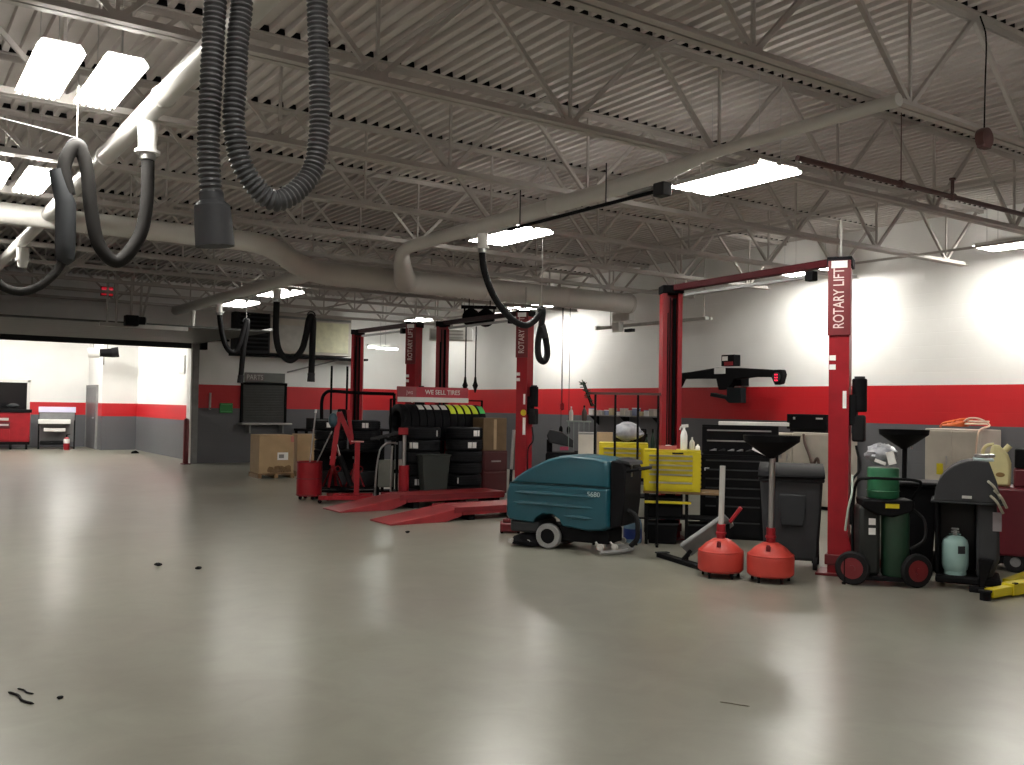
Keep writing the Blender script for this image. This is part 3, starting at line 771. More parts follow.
l2, W2 = lift('middle red two-post lift beside the black looped hose', (8.87,12.58), (8.90,15.34), 3.13)
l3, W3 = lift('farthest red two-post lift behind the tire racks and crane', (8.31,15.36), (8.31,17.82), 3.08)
s = MB(); s.cyl(W2(-0.05,0.13,1.5), W2(-0.05,0.14,1.5), 0.05, n=14)
s.build('round_label', YELLOW, l2)
MB().box(W2(-0.06,0.126,1.28),(0.05,0.004,0.28), Matrix((Vector((-0.5,0.866,0)), Vector((-0.866,-0.5,0)), Vector((0,0,1)))).transposed()).build('long_label', PAPER, l2)

# ------------------------------------------------------------------ drive-on runways
def runway(label, y0, y1, zmax, x1):
    t = thing('drive_on_runway', label, 'runway ramp', (5.7, y0, 0), group='red drive-on runways')
    w = y1-y0
    MB().prism([(0.0,0.0),(0.0,0.018),(1.10,zmax),(1.10,zmax-0.11),(0.85,0.0)], 0, w).build('approach_ramp', RAMP, t, bev=0.006)
    MB().prism([(1.11,zmax-0.10),(1.11,zmax),(x1-5.7,zmax+0.015),(x1-5.7,zmax-0.09)], 0, w).build('runway_deck', RAMP, t, bev=0.006)
    MB().bb(0.98,x1-5.7,-0.012,0.0,zmax-0.06,zmax+0.012).bb(0.98,x1-5.7,w,w+0.012,zmax-0.06,zmax+0.012).build('side_rail', DRED, t)
    mb = MB()
    for x in (1.25, 2.1, x1-5.7-0.15): mb.bb(x, x+0.1, 0.06, w-0.06, 0, zmax-0.09)
    build_each(mb, 'support_foot', BLACK, t, smooth=False)
    return t
runway('near red drive-on runway with its ramp tip closest to the camera', 11.1, 11.72, 0.18, 8.6)
runway('rear red drive-on runway in front of the tire stacks', 12.72, 13.34, 0.20, 8.6)

# ------------------------------------------------------------------ tires
TR, TW = 0.33, 0.20
def tire_mesh(Rr, w):
    h = w/2; p = []
    half = [(0.60, -0.80), (0.63, -0.93), (0.75, -1.0), (0.90, -0.97), (0.97, -0.84), (0.99, -0.62), (0.99, -0.44), (0.965, -0.43), (0.965, -0.36), (1.0, -0.35), (1.0, -0.09), (0.968, -0.08)]
    prof = [(Rr*a, h*b) for a, b in half] + [(Rr*a, -h*b) for a, b in reversed(half)]
    prof += [(Rr*0.60, 0)]
    prof.append(prof[0])
    return MB().lathe(prof, 36, cap=False)
def arc_strip(Rr, a0, a1, z0, z1, n=10):
    mb = MB(); vs = []
    for i in range(n+1):
        a = a0+(a1-a0)*i/n
        for r in (Rr+0.0015, Rr+0.004):
            for z in (z0, z1): vs.append((r*math.cos(a), r*math.sin(a), z))
    fs = []
    for i in range(n):
        b = i*4
        fs += [(b,b+4,b+5,b+1),(b+2,b+3,b+7,b+6),(b,b+2,b+6,b+4),(b+1,b+5,b+7,b+3)]
    fs += [(0,1,3,2),(n*4,n*4+2,n*4+3,n*4+1)]
    return mb.add(vs, fs)
T0 = tire_mesh(TR, TW).build('tire', TYRE, None); T0_me = T0.data; bpy.data.objects.remove(T0)
T1 = tire_mesh(0.31, 0.15).build('tire', TYRE, None); T1_me = T1.data; bpy.data.objects.remove(T1)
def tire(me, label, loc, rot, group, strips=(), Rr=TR):
    o = bpy.data.objects.new('tire', me); C.objects.link(o)
    o.location = loc; o.rotation_euler = rot
    tag(o, label, 'tire', group)
    for (a0, a1, z0, z1, m) in strips:
        arc_strip(Rr, a0, a1, z0, z1).build('paper_label', m, o)
    return o
# tire display: stand with sign, eleven tires standing side by side
t = thing('tire_display', 'tire display stand carrying a red and white sale sign', 'display stand', (7.62, 14.72, 0))
mb = MB()
for x in (-0.10, 1.79):
    for y in (-0.27, 0.27): mb.bar((x,y,0),(x,y,1.05),0.04,0.04)
    mb.bar((x,-0.27,1.0),(x,0.27,1.0),0.04,0.04); mb.bar((x,-0.27,0.45),(x,0.27,0.45),0.04,0.04)
    mb.bar((x,0.0,1.0),(x,0.0,1.70),0.03,0.03)
for y in (-0.13, 0.13):
    mb.bar((-0.10,y,0.975),(1.79,y,0.975),0.03,0.03)
    mb.bar((-0.10,y,0.42),(1.79,y,0.42),0.03,0.03)
mb.bar((-0.10,0,1.69),(1.79,0,1.69),0.025,0.025)
mb.build('frame', BLACK, t, smooth=False)
MB().bb(0.0,1.46,-0.05,-0.015,1.645,1.92).build('sign_board', M('sign_red',(0.42,0.022,0.045),0.45), t, bev=0.004)
MB().bb(0.0,1.46,-0.058,-0.0505,1.648,1.735).build('white_band', PAPER, t)
MB().bb(0.004,0.37,-0.058,-0.0505,1.737,1.915).build('logo_panel', M('sign_dusky_red',(0.30,0.06,0.07),0.5), t)
text('jws', t, (0.235,-0.061,1.82), 0.11, M('logo_pale',(0.55,0.36,0.36),0.5), squash=0.9)
text('WE SELL TIRES', t, (0.915,-0.054,1.825), 0.115, PAPER, squash=0.98)
rowcol = [None, None, 'w', 'w', 'w', 'w', 'y', 'y', 'y', 'y', 'g']
names = {'w': 'white', 'y': 'yellow', 'g': 'green'}
pos = {'w': ['leftmost','second','third','rightmost'], 'y': ['leftmost','second','third','rightmost'], 'g': ['']}
cnt = {'w': 0, 'y': 0, 'g': 0}
for i, k in enumerate(rowcol):
    x = 7.70 + i*0.156
    if k is None:
        lab = 'bare black tire at the left end of the row under the sign' if i == 0 else 'bare black tire second from the left in the row under the sign'
        st = ()
    else:
        p = pos[k][cnt[k]]; cnt[k] += 1
        lab = ('only tire with a green label, right end of the row under the sign' if k == 'g' else
               '%s %s-labelled tire in the row standing under the sign' % (p, names[k]))
        m = {'w': PAPER, 'y': LIME, 'g': LGREEN}[k]
        a = {'w': (R(200), R(226)), 'y': (R(196), R(242)), 'g': (R(205), R(240))}[k]
        st = [(a[0], a[1], -0.055, 0.055, m)]
        if k == 'y': st.append((R(190), R(195.6), -0.05, 0.05, PAPER))
    # lathe about z, turned so that the axle lies along x: local angle 180 deg is the top after the turn
    o = tire(T1_me, lab, (x, 14.72, 1.302), (0, R(90), 0), 'tires standing in the sign row', st, 0.31)
def stack(cx, cy, n, where, group, labels, me=T0_me, z0=0.0, Rr=TR, w=TW, sc=1.0):
    ordn = ['bottom', 'second from the bottom', 'third from the bottom', 'fourth from the bottom', 'fifth from the bottom', 'top']
    for k in range(n):
        nm = 'top' if k == n-1 else ordn[k]
        st = []
        for (a, b) in labels.get(k, ()):
            st.append((R(a), R(b), -0.05, 0.05, PAPER))
        tire(me, '%s tire of the stack lying %s' % (nm, where), (cx+random.uniform(-.008,.008), cy+random.uniform(-.008,.008), z0+sc*(w/2+k*(w+0.004))), (0,0,0), group, st, Rr).scale = (sc,sc,sc)
stack(7.80, 14.09, 6, 'left of the dark tub', 'tires stacked left of the tub', {5: [], 4: [(205,214),(216,232)], 1: [(222,229),(231,238)], 5: [(290,294)]})
stack(8.64, 14.09, 6, 'right of the dark tub', 'tires stacked right of the tub', {5: [(268,282),(284,292)], 4: [(250,262),(264,278)], 1: [(222,226)]})
# low steel table with two short stacks and red jack stands under it
t = thing('steel_table', 'low black steel table carrying tires left of the sign', 'table', (6.88, 15.08, 0), az=25)
MB().bb(-0.56,0.56,-0.31,0.31,0.77,0.80).build('table_top', BLACK, t, bev=0.005)
MB().bb(-0.54,0.54,-0.29,0.29,0.14,0.16).build('lower_shelf', BLACK, t)
MB().bb(-0.54,0.54,0.295,0.305,0.10,0.77).build('back_panel', BLACK, t)  # black sheet added to keep the space under the table dark
MB().bb(-0.50,0.50,0.02,0.24,0.161,0.42).build('dark_filler', DGREY, t, bev=0.02)  # filler added so the lower shelf reads dark
for x in (-0.53,0.53):
    for y in (-0.28,0.28): MB().bar((x,y,0),(x,y,0.77),0.05,0.05).build('leg', BLACK, t)
def at_az(o, x, y):
    a = -R({'t':25}['t']); return (o[0]+x*math.cos(a)-y*math.sin(a), o[1]+x*math.sin(a)+y*math.cos(a))
pA = at_az((6.88,15.08), -0.29, 0.0); pB = at_az((6.88,15.08), 0.29, 0.0)
stack(pA[0], pA[1], 3, 'at left on the low black table', 'tires on the low table', {2: [(232,246)]}, z0=0.802, sc=0.84)
stack(pB[0], pB[1], 3, 'at right on the low black table', 'tires on the low table', {2: [(236,246),(248,258)]}, z0=0.802, sc=0.84)
def jack_stand(label, loc):
    t = thing('jack_stand', label, 'jack stand', loc, group='red jack stands under the table')
    mb = MB()
    for sx in (-1,1):
        for sy in (-1,1): mb.bar((sx*0.12,sy*0.12,0),(sx*0.03,sy*0.03,0.30),0.045,0.012)
    mb.build('leg_frame', RED, t)
    MB().cyl((0,0,0.22),(0,0,0.40),0.035,n=10).build('column_tube', RED, t)
    MB().bar((0,0,0.40),(0,0,0.48),0.03,0.03).box((0,0,0.485),(0.10,0.05,0.02)).box((-0.045,0,0.505),(0.015,0.05,0.03)).box((0.045,0,0.505),(0.015,0.05,0.03)).build('saddle', STEEL, t)
    MB().torus((0.07,-0.05,0.30),0.05,0.010,'y',12,6).build('lock_handle', RED, t)
p = at_az((6.88,15.08), -0.24, -0.17); jack_stand('left one of the two red jack stands under the low table', (p[0],p[1],0.172))
p = at_az((6.88,15.08), 0.14, -0.17); jack_stand('right one of the two red jack stands under the low table', (p[0],p[1],0.172))

# dark tub, cardboard box on the red cabinet
t = thing('plastic_tub', 'dark green-grey plastic tub standing before the tire stacks', 'tub', (7.74, 13.56, 0), az=8)
TUBM = M('tub_green_grey', (0.018,0.024,0.021), 0.55)
def frustum(x0, y0, x1, y1, z0, z1):
    vs = [(-x0,-y0,z0),(x0,-y0,z0),(x0,y0,z0),(-x0,y0,z0),(-x1,-y1,z1),(x1,-y1,z1),(x1,y1,z1),(-x1,y1,z1)]
    return MB().add(vs, [(0,3,2,1),(4,5,6,7),(0,1,5,4),(1,2,6,5),(2,3,7,6),(3,0,4,7)])
frustum(0.19,0.10,0.25,0.13,0.0,0.76).build('tub_body', TUBM, t, bev=0.015)
MB().bb(-0.265,0.265,-0.145,0.145,0.755,0.785).build('rim', TUBM, t, bev=0.01)
t = thing('parts_cabinet', 'dark red steel cabinet behind the right tire stack', 'cabinet', (9.27, 14.22, 0), az=0)
MB().bb(-0.26,0.26,-0.2,0.2,0.03,0.80).build('body', MAROON_D, t, bev=0.01)
MB().bb(-0.24,0.24,-0.215,-0.201,0.08,0.42).build('door', MAROON_D, t, bev=0.005)
MB().bb(-0.24,0.24,-0.215,-0.201,0.45,0.77).build('drawer', MAROON_D, t, bev=0.005)
MB().bb(-0.1,0.1,-0.232,-0.216,0.60,0.625).build('handle', STEEL, t)
def carton(name, label, loc, az, sx, sy, sz, mat, extra=None, group=None):
    t = thing(name, label, 'cardboard box', loc, az=az, group=group)
    MB().bb(-sx/2,sx/2,-sy/2,sy/2,0,sz).build('body', mat, t, bev=0.008)
    MB().bb(-sx/2,-0.004,-sy/2,sy/2,sz,sz+0.006).bb(0.004,sx/2,-sy/2,sy/2,sz,sz+0.006).build('flap', mat, t)
    return t
t = carton('cardboard_box', 'brown box on the dark red cabinet by the right tire stack', (9.27,14.22,0.80), 0, 0.50, 0.36, 0.58, M('shaded_brown_cardboard',(0.14,0.09,0.045),0.8))  # brown darkened to hold the shade the box stands in
MB().bb(-0.03,0.03,-0.182,-0.1805,0.02,0.56).build('tape', TAN, t)

# big cartons on skids by the end wall
t = carton('cardboard_box', 'large brown box with white label in front of the counter', (7.14,19.5,0.101), 4, 0.74, 0.70, 0.80, CARD)
MB().bb(0.02,0.25,-0.354,-0.351,0.28,0.44).build('shipping_label', PAPER, t)
MB().bb(0.05,0.16,-0.356,-0.354,0.32,0.40).build('label_print', MGREY, t)
MB().bb(0.30,0.37,-0.354,-0.351,0.66,0.78).build('red_sticker', M('sticker_faded_red',(0.40,0.14,0.11),0.6), t)
mb = MB()
for i in range(16):
    x = random.uniform(-0.15,0.33); h = random.uniform(0.05,0.14)
    mb.box((x,-0.362-random.uniform(0,0.01),h/2+0.03),(random.uniform(0.05,0.11),0.012,h),Matrix.Rotation(random.uniform(-.3,.3),3,'Y'))
mb.build('torn_edge', DCARD, t, smooth=False)
def skid(label, loc, az, sx, sy):
    t = thing('wooden_skid', label, 'pallet', loc, az=az)
    for x in (-sx/2+0.04, 0, sx/2-0.04): MB().bb(x-0.04,x+0.04,-sy/2,sy/2,0,0.075).build('runner', WOOD, t)
    mb = MB()
    for i in range(6):
        y = -sy/2+0.05+i*(sy-0.1)/5; mb.bb(-sx/2,sx/2,y-0.045,y+0.045,0.075,0.098)
    mb.build('deck_board', WOOD, t)
skid('wooden skid under the large labelled box', (7.14,19.5,0), 4, 0.78, 0.74)
skid('wooden skid under the plain box beside the labelled one', (8.06,19.75,0), 12, 0.66, 0.74)
carton('cardboard_box', 'plain brown box standing beside the large labelled one', (8.06,19.75,0.101), 12, 0.60, 0.66, 0.80, CARD)
t = thing('dark_workbench', 'dark low bench along the end wall behind the boxes', 'bench', (10.6, 23.4, 0))
MB().bb(-1.3,1.3,-0.4,0.4,0.86,0.92).build('bench_top', BLACK, t, bev=0.01)
for x in (-1.25,1.25):
    for y in (-0.35,0.35): MB().bar((x,y,0),(x,y,0.86),0.06,0.06).build('leg', BLACK, t)
MB().bb(-1.0,-0.5,-0.3,0.3,0.925,1.2).build('drawer_box', DGREY, t, bev=0.01)
MB().bb(0.0,0.5,-0.2,0.2,0.925,1.12).build('tool_case', BLACK, t, bev=0.02)

# ------------------------------------------------------------------ red drum with poles, shop crane, trucks
t = thing('waste_drum', 'red drum on casters holding two pale poles', 'drum', (6.06,14.77,0), az=23)
MB().lathe([(0.01,0.06),(0.20,0.06),(0.208,0.07),(0.208,0.63),(0.19,0.63),(0.19,0.12),(0.01,0.12)],26,cap=False).build('drum_body', RED, t)
mb = MB()
for z in (0.08,0.35,0.62): mb.torus((0,0,z),0.209,0.008,'z',24,6)
mb.build('hoop', DRED, t)
for k in range(4):
    a = k*PI/2+0.4
    MB().cyl((0.15*math.cos(a),0.15*math.sin(a)-0.012,0.03),(0.15*math.cos(a),0.15*math.sin(a)+0.012,0.03),0.03,n=12).box((0.15*math.cos(a),0.15*math.sin(a),0.052),(0.03,0.045,0.015)).build('caster', BLACK, t)
def pole(label, p0, p1, r, tip):
    t = thing('tool_pole', label, 'pole', p0, group='poles standing in the red drum')
    d = Vector(p1)-Vector(p0)
    MB().cyl((0,0,0), d, r, n=8).build('shaft', STEEL, t)
    MB().cyl(d, d+d.normalized()*0.06, tip, n=10).build('grip', PAPER, t)
rd = Vector((math.cos(-R(23)), math.sin(-R(23)), 0)); B_ = Vector((6.06,14.77,0.135))
pole('pale pole in the red drum leaning slightly, with a white grip', tuple(B_-rd*0.04), tuple(B_+rd*0.10+Vector((0,0.05,1.30))), 0.014, 0.02)
pole('shorter pale pole in the red drum leaning right toward the crane', tuple(B_-rd*0.12+Vector((0.0,-0.06,0))), tuple(B_+rd*0.30+Vector((0,-0.08,0.95))), 0.012, 0.013)
t = thing('shop_crane', 'folding red shop crane standing right of the red drum', 'shop crane', (6.40,14.08,0), az=24)
mb = MB(); mb.bar((-0.42,-0.18,0.09),(0.45,-0.22,0.09),0.08,0.07); mb.bar((-0.30,0.22,0.09),(0.45,0.26,0.09),0.08,0.07); mb.bar((-0.24,-0.25,0.09),(-0.24,0.26,0.09),0.08,0.07)
mb.build('leg_frame', RED, t, bev=0.005)
MB().bar((0.18,0,0.09),(0.18,0,0.98),0.085,0.085).bar((0.12,-0.12,0.09),(0.12,0.2,0.09),0.07,0.07).build('mast', RED, t, bev=0.006)
MB().bar((-0.22,0,0.60),(-0.12,0,1.46),0.085,0.075,up=(0,1,0)).bar((-0.12,0.0,1.46),(0.10,0,0.95),0.08,0.07,up=(0,1,0)).bar((0.10,0,0.95),(0.02,0,1.50) ,0.06,0.06,up=(0,1,0)).build('boom', RED, t, bev=0.006)
MB().cyl((0.10,0.05,0.25),(-0.10,0.05,0.75),0.045,n=12).build('jack_body', BLACK, t)
MB().cyl((-0.10,0.05,0.75),(-0.16,0.05,0.98),0.02,n=10).build('ram_rod', CHROME, t)
MB().bar((0.08,-0.03,0.99),(0.28,-0.03,0.985),0.07,0.02).build('pale_top_plate', M('pink_plate',(0.62,0.30,0.28),0.5), t)  # pinker plate on top of the red mast
for (x,y) in ((-0.40,-0.18),(-0.28,0.22),(0.42,-0.22),(0.42,0.26)):
    MB().cyl((x,y-0.015,0.032),(x,y+0.015,0.032),0.032,n=12).box((x,y,0.05),(0.03,0.05,0.02)).build('caster', BLACK, t)
MB().ball((-0.22,-0.06,1.33),0.09,10,(0.8,0.6,1.3)).build('load_hook', M('dark_teal_hook',(0.02,0.06,0.08),0.4), t)
t = thing('pipe_frame', 'black bent-tube frame with upright rods behind the shop crane', 'tube frame', (7.02,15.80,0), az=23)
MB().tube(spline([(-0.30,0,0),(-0.30,0,1.2),(-0.30,0,1.66),(-0.22,0,1.80),(-0.1,0,1.82),(0.3,0,1.80),(1.0,0,1.79)],5),0.032,10).build('bent_tube', BLACK, t)
MB().bb(-0.02,0.12,-0.06,0.08,0.04,1.5).build('dark_column', BLACK, t, bev=0.02)
for x in (-0.14,0.14): MB().cyl((x,0.0,0),(x,0.0,2.28),0.02,n=8).build('upright_rod', BLACK, t)
MB().cyl((1.0,0,0),(1.0,0,1.80),0.028,n=8).build('upright_rod', BLACK, t)
MB().bb(-0.38,1.08,-0.15,0.15,0,0.04).build('base_plate', BLACK, t, bev=0.006)
t = thing('hand_truck', 'silver tube hand truck with grey panel left of the red stand', 'hand truck', (7.15,14.2,0), az=27)
MB().tube(spline([(-0.14,0.02,0.05),(-0.13,0.03,0.45),(-0.08,0.05,0.80),(0.02,0.06,0.93),(0.14,0.06,0.95),(0.22,0.06,0.94)],5),0.017,10).tube(spline([(0.12,0.02,0.05),(0.12,0.03,0.5),(0.13,0.05,0.90)],5),0.017,10).build('handle_tube', STEEL, t)
MB().bb(-0.10,0.16,0.04,0.10,0.20,0.66).build('panel', M('panel_olive_grey',(0.13,0.135,0.115),0.5), t, bev=0.02)
MB().bb(-0.15,0.15,-0.16,0.02,0.0,0.015).build('toe_plate', STEEL, t)
for x in (-0.15,0.15): MB().cyl((x-0.02,0.1,0.08),(x+0.02,0.1,0.08),0.08,n=18).build('wheel', RUBBER, t)
t = thing('transmission_jack', 'red pedestal jack with chrome ram before the left tire stack', 'pedestal jack', (7.26,13.70,0), az=28)
MB().cyl((0,0,0.05),(0,0,0.60),0.085,n=16).build('pedestal', RED, t)
MB().cyl((0,0,0.60),(0,0,1.10),0.035,n=12).build('ram', STEEL, t)
MB().bb(-0.10,0.06,-0.06,0.06,1.10,1.22).build('head', RED, t, bev=0.01)
MB().bar((-0.08,0,1.14),(-0.55,0.1,1.02),0.06,0.05).build('support_arm', CHAR, t, bev=0.008)
mb = MB()
for a in (0.6,2.2,3.9,5.4): mb.bar((0,0,0.06),(0.2*math.cos(a),0.2*math.sin(a),0.04),0.06,0.05)
mb.build('foot', RED, t)
# ------------------------------------------------------------------ floor scrubber
fd = Vector((-0.45, 0.893, 0))
t = thing('floor_scrubber', 'teal walk-behind floor scrubber parked in front of the middle lift', 'floor scrubber', (6.665, 8.45, 0))
t.scale = (1.05, 1.0, 0.985)
t.rotation_euler = (0, 0, math.atan2(fd.y, fd.x))
def loft(sections, name, mat, parent, bev=0.0):
    """sections: list of (y, outline[(x,z)])"""
    vs = []; n = len(sections[0][1])
    for y, o in sections: vs += [(p[0], y, p[1]) for p in o]
    fs = [tuple(range(n)), tuple((len(sections)-1)*n+i for i in range(n-1, -1, -1))]
    for k in range(len(sections)-1):
        for i in range(n):
            j = (i+1) % n
            fs.append((k*n+i, (k+1)*n+i, (k+1)*n+j, k*n+j))
    return MB().add(vs, fs).build(name, mat, parent, bev=bev)
def inset(o, cx, cz, k): return [(cx+(x-cx)*k, cz+(z-cz)*k) for x, z in o]
up_ = [(-0.53,0.735),(-0.53,0.98),(-0.50,1.04),(-0.42,1.065),(-0.1,1.085),(0.05,1.07),(0.22,1.02),(0.45,0.90),(0.60,0.80),(0.66,0.735)]
lo_ = [(-0.53,0.30),(-0.53,0.725),(0.665,0.725),(0.70,0.62),(0.70,0.36),(0.66,0.30),(0.36,0.28),(0.33,0.34),(0.24,0.40),(0.12,0.40),(0.03,0.34),(0.0,0.27),(-0.30,0.24),(-0.48,0.26)]
hw = 0.27
loft([(-hw,inset(up_,0.05,0.85,0.86)),(-hw+0.03,inset(up_,0.05,0.86,0.95)),(-hw+0.08,up_),(hw-0.08,up_),(hw-0.03,inset(up_,0.05,0.86,0.965)),(hw,inset(up_,0.05,0.85,0.88))],'recovery_tank',TEAL,t,0.008)
lp = loft([(-hw-0.015,inset(lo_,0.1,0.5,0.92)),(-hw+0.03,lo_),(hw-0.03,lo_),(hw+0.015,inset(lo_,0.1,0.5,0.95))],'solution_tank',TEAL,t,0.012)
mb = MB()
for z, x0, x1 in ((0.62,-0.38,0.6),(0.50,-0.36,0.62),(0.38,-0.36,0.0)):
    mb.tube([(x0,hw+0.004,z),(x0+0.1,hw+0.014,z+0.004),((x0+x1)/2,hw+0.016,z+0.012),(x1-0.1,hw+0.014,z+0.01),(x1,hw+0.0,z+0.01)],[0.01,0.022,0.026,0.022,0.01],8)
mb.build('side_rib', TEAL, lp)
text('5680', lp, (-0.36, hw+0.021, 0.655), 0.075, M('tank_lettering',(0.45,0.55,0.56),0.5), rot=(PI/2,0,PI))
MB().bb(-0.52,0.66,-hw+0.015,hw-0.015,0.722,0.738).build('seam_band', M('teal_seam',(0.002,0.03,0.042),0.5), t)
mb = MB(); mb.prism([(-0.53,0.28),(-0.53,1.03),(-0.56,1.045),(-0.66,1.02),(-0.70,0.95),(-0.69,0.60),(-0.66,0.32)],-0.25,0.25)
mb.build('control_housing', BLACK, t, bev=0.02)
MB().prism([(-0.60,1.03),(-0.56,1.06),(-0.72,1.03),(-0.73,0.99)],-0.2,0.2).build('control_panel', DGREY, t, bev=0.006)
MB().tube(spline([(-0.66,0.21,0.92),(-0.80,0.21,0.95),(-0.82,0.15,0.96),(-0.82,-0.15,0.96),(-0.80,-0.21,0.95),(-0.66,-0.21,0.92)],5),0.017,8).build('handle_bar', BLACK, t)
MB().bb(-0.705,-0.695,0.06,0.085,0.86,0.99).build('hinge_latch', STEEL, t)
MB().tube(spline([(-0.64,0.1,0.5),(-0.78,0.13,0.42),(-0.80,0.14,0.2),(-0.72,0.12,0.10)],5),0.028,10).build('vacuum_hose', RUBBER, t)
for s in (-1,1):
    y = s*0.235
    w = MB().lathe([(0.085,-0.035),(0.135,-0.036),(0.145,-0.02),(0.145,0.02),(0.135,0.036),(0.085,0.035)],24,(0.18,y,0.145),'y',cap=False).build('drive_wheel', MGREY, t)
    MB().cyl((0.18,y-0.025,0.145),(0.18,y+0.025,0.145),0.086,n=20).build('hub', BLACK, w)
MB().cyl((0.18,-0.2,0.145),(0.18,0.2,0.145),0.02,n=8).build('axle', BLACK, t)
for s in (-1,1):
    MB().lathe([(0.02,0.02),(0.21,0.02),(0.215,0.06),(0.19,0.10),(0.04,0.16),(0.02,0.2)],22,(0.46,s*0.11,0)).build('scrub_brush', BLACK, t)
MB().bb(0.3,0.66,-0.24,0.24,0.16,0.30).build('scrub_head', DGREY, t, bev=0.03)
mb = MB()
for x in (0.62,0.40): mb.cyl((x,0.26,0.06),(x,0.30,0.06),0.03,n=12)
mb.build('splash_roller', LGREY, t)
MB().bb(-0.5,0.3,-0.2,0.2,0.10,0.26).build('chassis', BLACK, t, bev=0.01)
sq = MB(); pts = []
for i in range(13):
    a = -1.05+2.1*i/12
    pts.append((-0.30-0.36*math.cos(a)+0.0, 0.37*math.sin(a)/math.sin(1.05), 0.035))
sq.tube(pts, 0.022, 8).bb(-0.66,-0.40,-0.03,0.03,0.04,0.09)
s_ = sq.build('squeegee', MGREY, t)
for (x,y) in ((-0.46,0.33),(-0.58,0.22),(-0.46,-0.33)):
    MB().cyl((x-0.0,y-0.014,0.085),(x,y+0.014,0.085),0.035,n=14).bar((x,y,0.085),(x+0.05,y,0.14),0.02,0.012).build('guide_wheel', LGREY, s_)

t = thing('pole_jack', 'slim upright pole on a small red base left of the scrubber', 'pole stand', (6.73,9.86,0), az=33)
MB().bb(-0.10,0.16,-0.14,0.14,0.02,0.13).build('base', DRED, t, bev=0.02)
MB().box((-0.02,-0.1,0.16),(0.10,0.06,0.05)).build('pedal', DRED, t, bev=0.01)
MB().cyl((0,0,0.13),(0.03,0,0.80),0.02,n=10).build('lower_shaft', BLACK, t)
MB().cyl((0.03,0,0.80),(0.055,0,1.30),0.022,n=10).build('upper_shaft', STEEL, t)
mb = MB()
for x in (-0.08,0.13): mb.cyl((x,-0.12,0.02),(x,0.12,0.02),0.02,n=10)
mb.build('roller', BLACK, t)

# ------------------------------------------------------------------ black upright rack in front of the yellow chest
az = 41.5; ux = Vector((math.cos(R(az)), -math.sin(R(az)), 0)); p4 = Vector((7.61,8.07,0))
t = thing('upright_rack', 'thin black upright rack between scrubber and yellow tool chest', 'rack', tuple(p4), az=az)
for k in range(4): MB().cyl((-0.235*k-0.03*(k>1),0,0.0),(-0.235*k-0.03*(k>1),0,1.77),0.014,n=8).build('upright', BLACK, t)
MB().bar((-0.82,0,1.77),(0.03,0,1.77),0.03,0.03).build('top_rail', PIPE, t)
MB().bar((-0.80,0,0.32),(0.03,0,0.32),0.02,0.02).bar((0,-0.01,0.02),(0,-0.01,0.02+0.001),0.05,0.05).build('lower_rail', BLACK, t)
MB().bar((0,-0.13,0.012),(0,0.12,0.012),0.03,0.024).bar((-0.73,-0.10,0.012),(-0.73,0.13,0.012),0.03,0.024).build('foot_bar', BLACK, t)
b0 = p4-ux*0.80
t = thing('scrub_brush', 'dark green bristle brush sticking up at the rack top', 'brush', (b0.x,b0.y,1.60), az=az)
MB().bar((0.03,-0.03,0.02),(-0.08,-0.03,0.30),0.035,0.02,up=(0,1,0)).build('brush_back', BLACK, t)
mb = MB()
for i in range(34):
    f = i/33; x = 0.03-0.11*f; z = 0.02+0.28*f
    mb.cyl((x,-0.045,z),(x+random.uniform(-0.06,0.05),-0.085,z+random.uniform(-.02,.03)),0.008,0.004,n=5)
mb.build('bristles', DGREEN, t)

# ------------------------------------------------------------------ yellow chest on the wood-topped table
t = thing('wood_top_table', 'small black table with worn wooden top under the yellow chest', 'table', (8.05,8.10,0), az=44.5)
MB().bb(-0.46,0.46,-0.22,0.22,0.60,0.63).build('table_top', WOOD, t, bev=0.006)
for x in (-0.42,0.05,0.42):
    for y in (-0.19,0.19): MB().bar((x,y,0),(x,y,0.60),0.035,0.035).build('leg', BLACK, t)
MB().bb(-0.44,0.42,-0.20,0.20,0.30,0.32).build('lower_shelf', BLACK, t)
MB().bb(-0.44,0.10,-0.235,-0.20,0.485,0.515).build('yellow_edge', YELLOW, t, bev=0.004)
MB().bb(-0.40,0.0,-0.19,0.15,0.325,0.55).build('black_crate', BLACK, t, bev=0.01)
for k, x in enumerate((-0.23, 0.23)):
    a = -R(44.5); q = thing('storage_tote', ['left','right'][k]+' one of two black totes on the floor below the yellow chest', 'tote', (8.05+x*math.cos(a), 8.10+x*math.sin(a), 0), az=44.5, group='black totes under the table')
    frustum(0.16,0.13,0.18,0.15,0.0,0.23).build('tote_body', BLACK, q, bev=0.01)
    MB().bb(-0.19,0.19,-0.16,0.16,0.225,0.25).build('tote_lid', DGREY, q, bev=0.006)
def tool_chest(label, loc, az, w, d, h, mat, nd, pull, group=None):
    t = thing('tool_chest', label, 'tool chest', loc, az=az)
    MB().bb(-w/2,w/2,-d/2,d/2,0,h).build('body', mat, t, bev=0.008)
    z = 0.03
    hs = [0.10,0.10]+[0.055]*(nd-2); k = (h-0.06-0.008*nd)/sum(hs)
    for i in range(nd):
        q = MB().bb(-w/2+0.06,w/2-0.09,-d/2-0.012,-d/2-0.001,z,z+hs[i]*k).build('drawer', mat, t, bev=0.003)
        MB().bb(-w/2+0.065,w/2-0.095,-d/2-0.022,-d/2-0.0125,z+hs[i]*k-0.022,z+hs[i]*k-0.004).build('pull', pull, q)
        z += hs[i]*k+0.008
    MB().bb(-w/2,w/2,-d/2,d/2,h,h+0.02).build('lid', mat, t, bev=0.006)
    return t
yc = tool_chest('yellow tool chest with silver drawer pulls in front of the lift post', (7.90,8.13,0.63), 44, 0.66, 0.30, 0.47, YELLOW, 6, STEEL)
mb = MB()
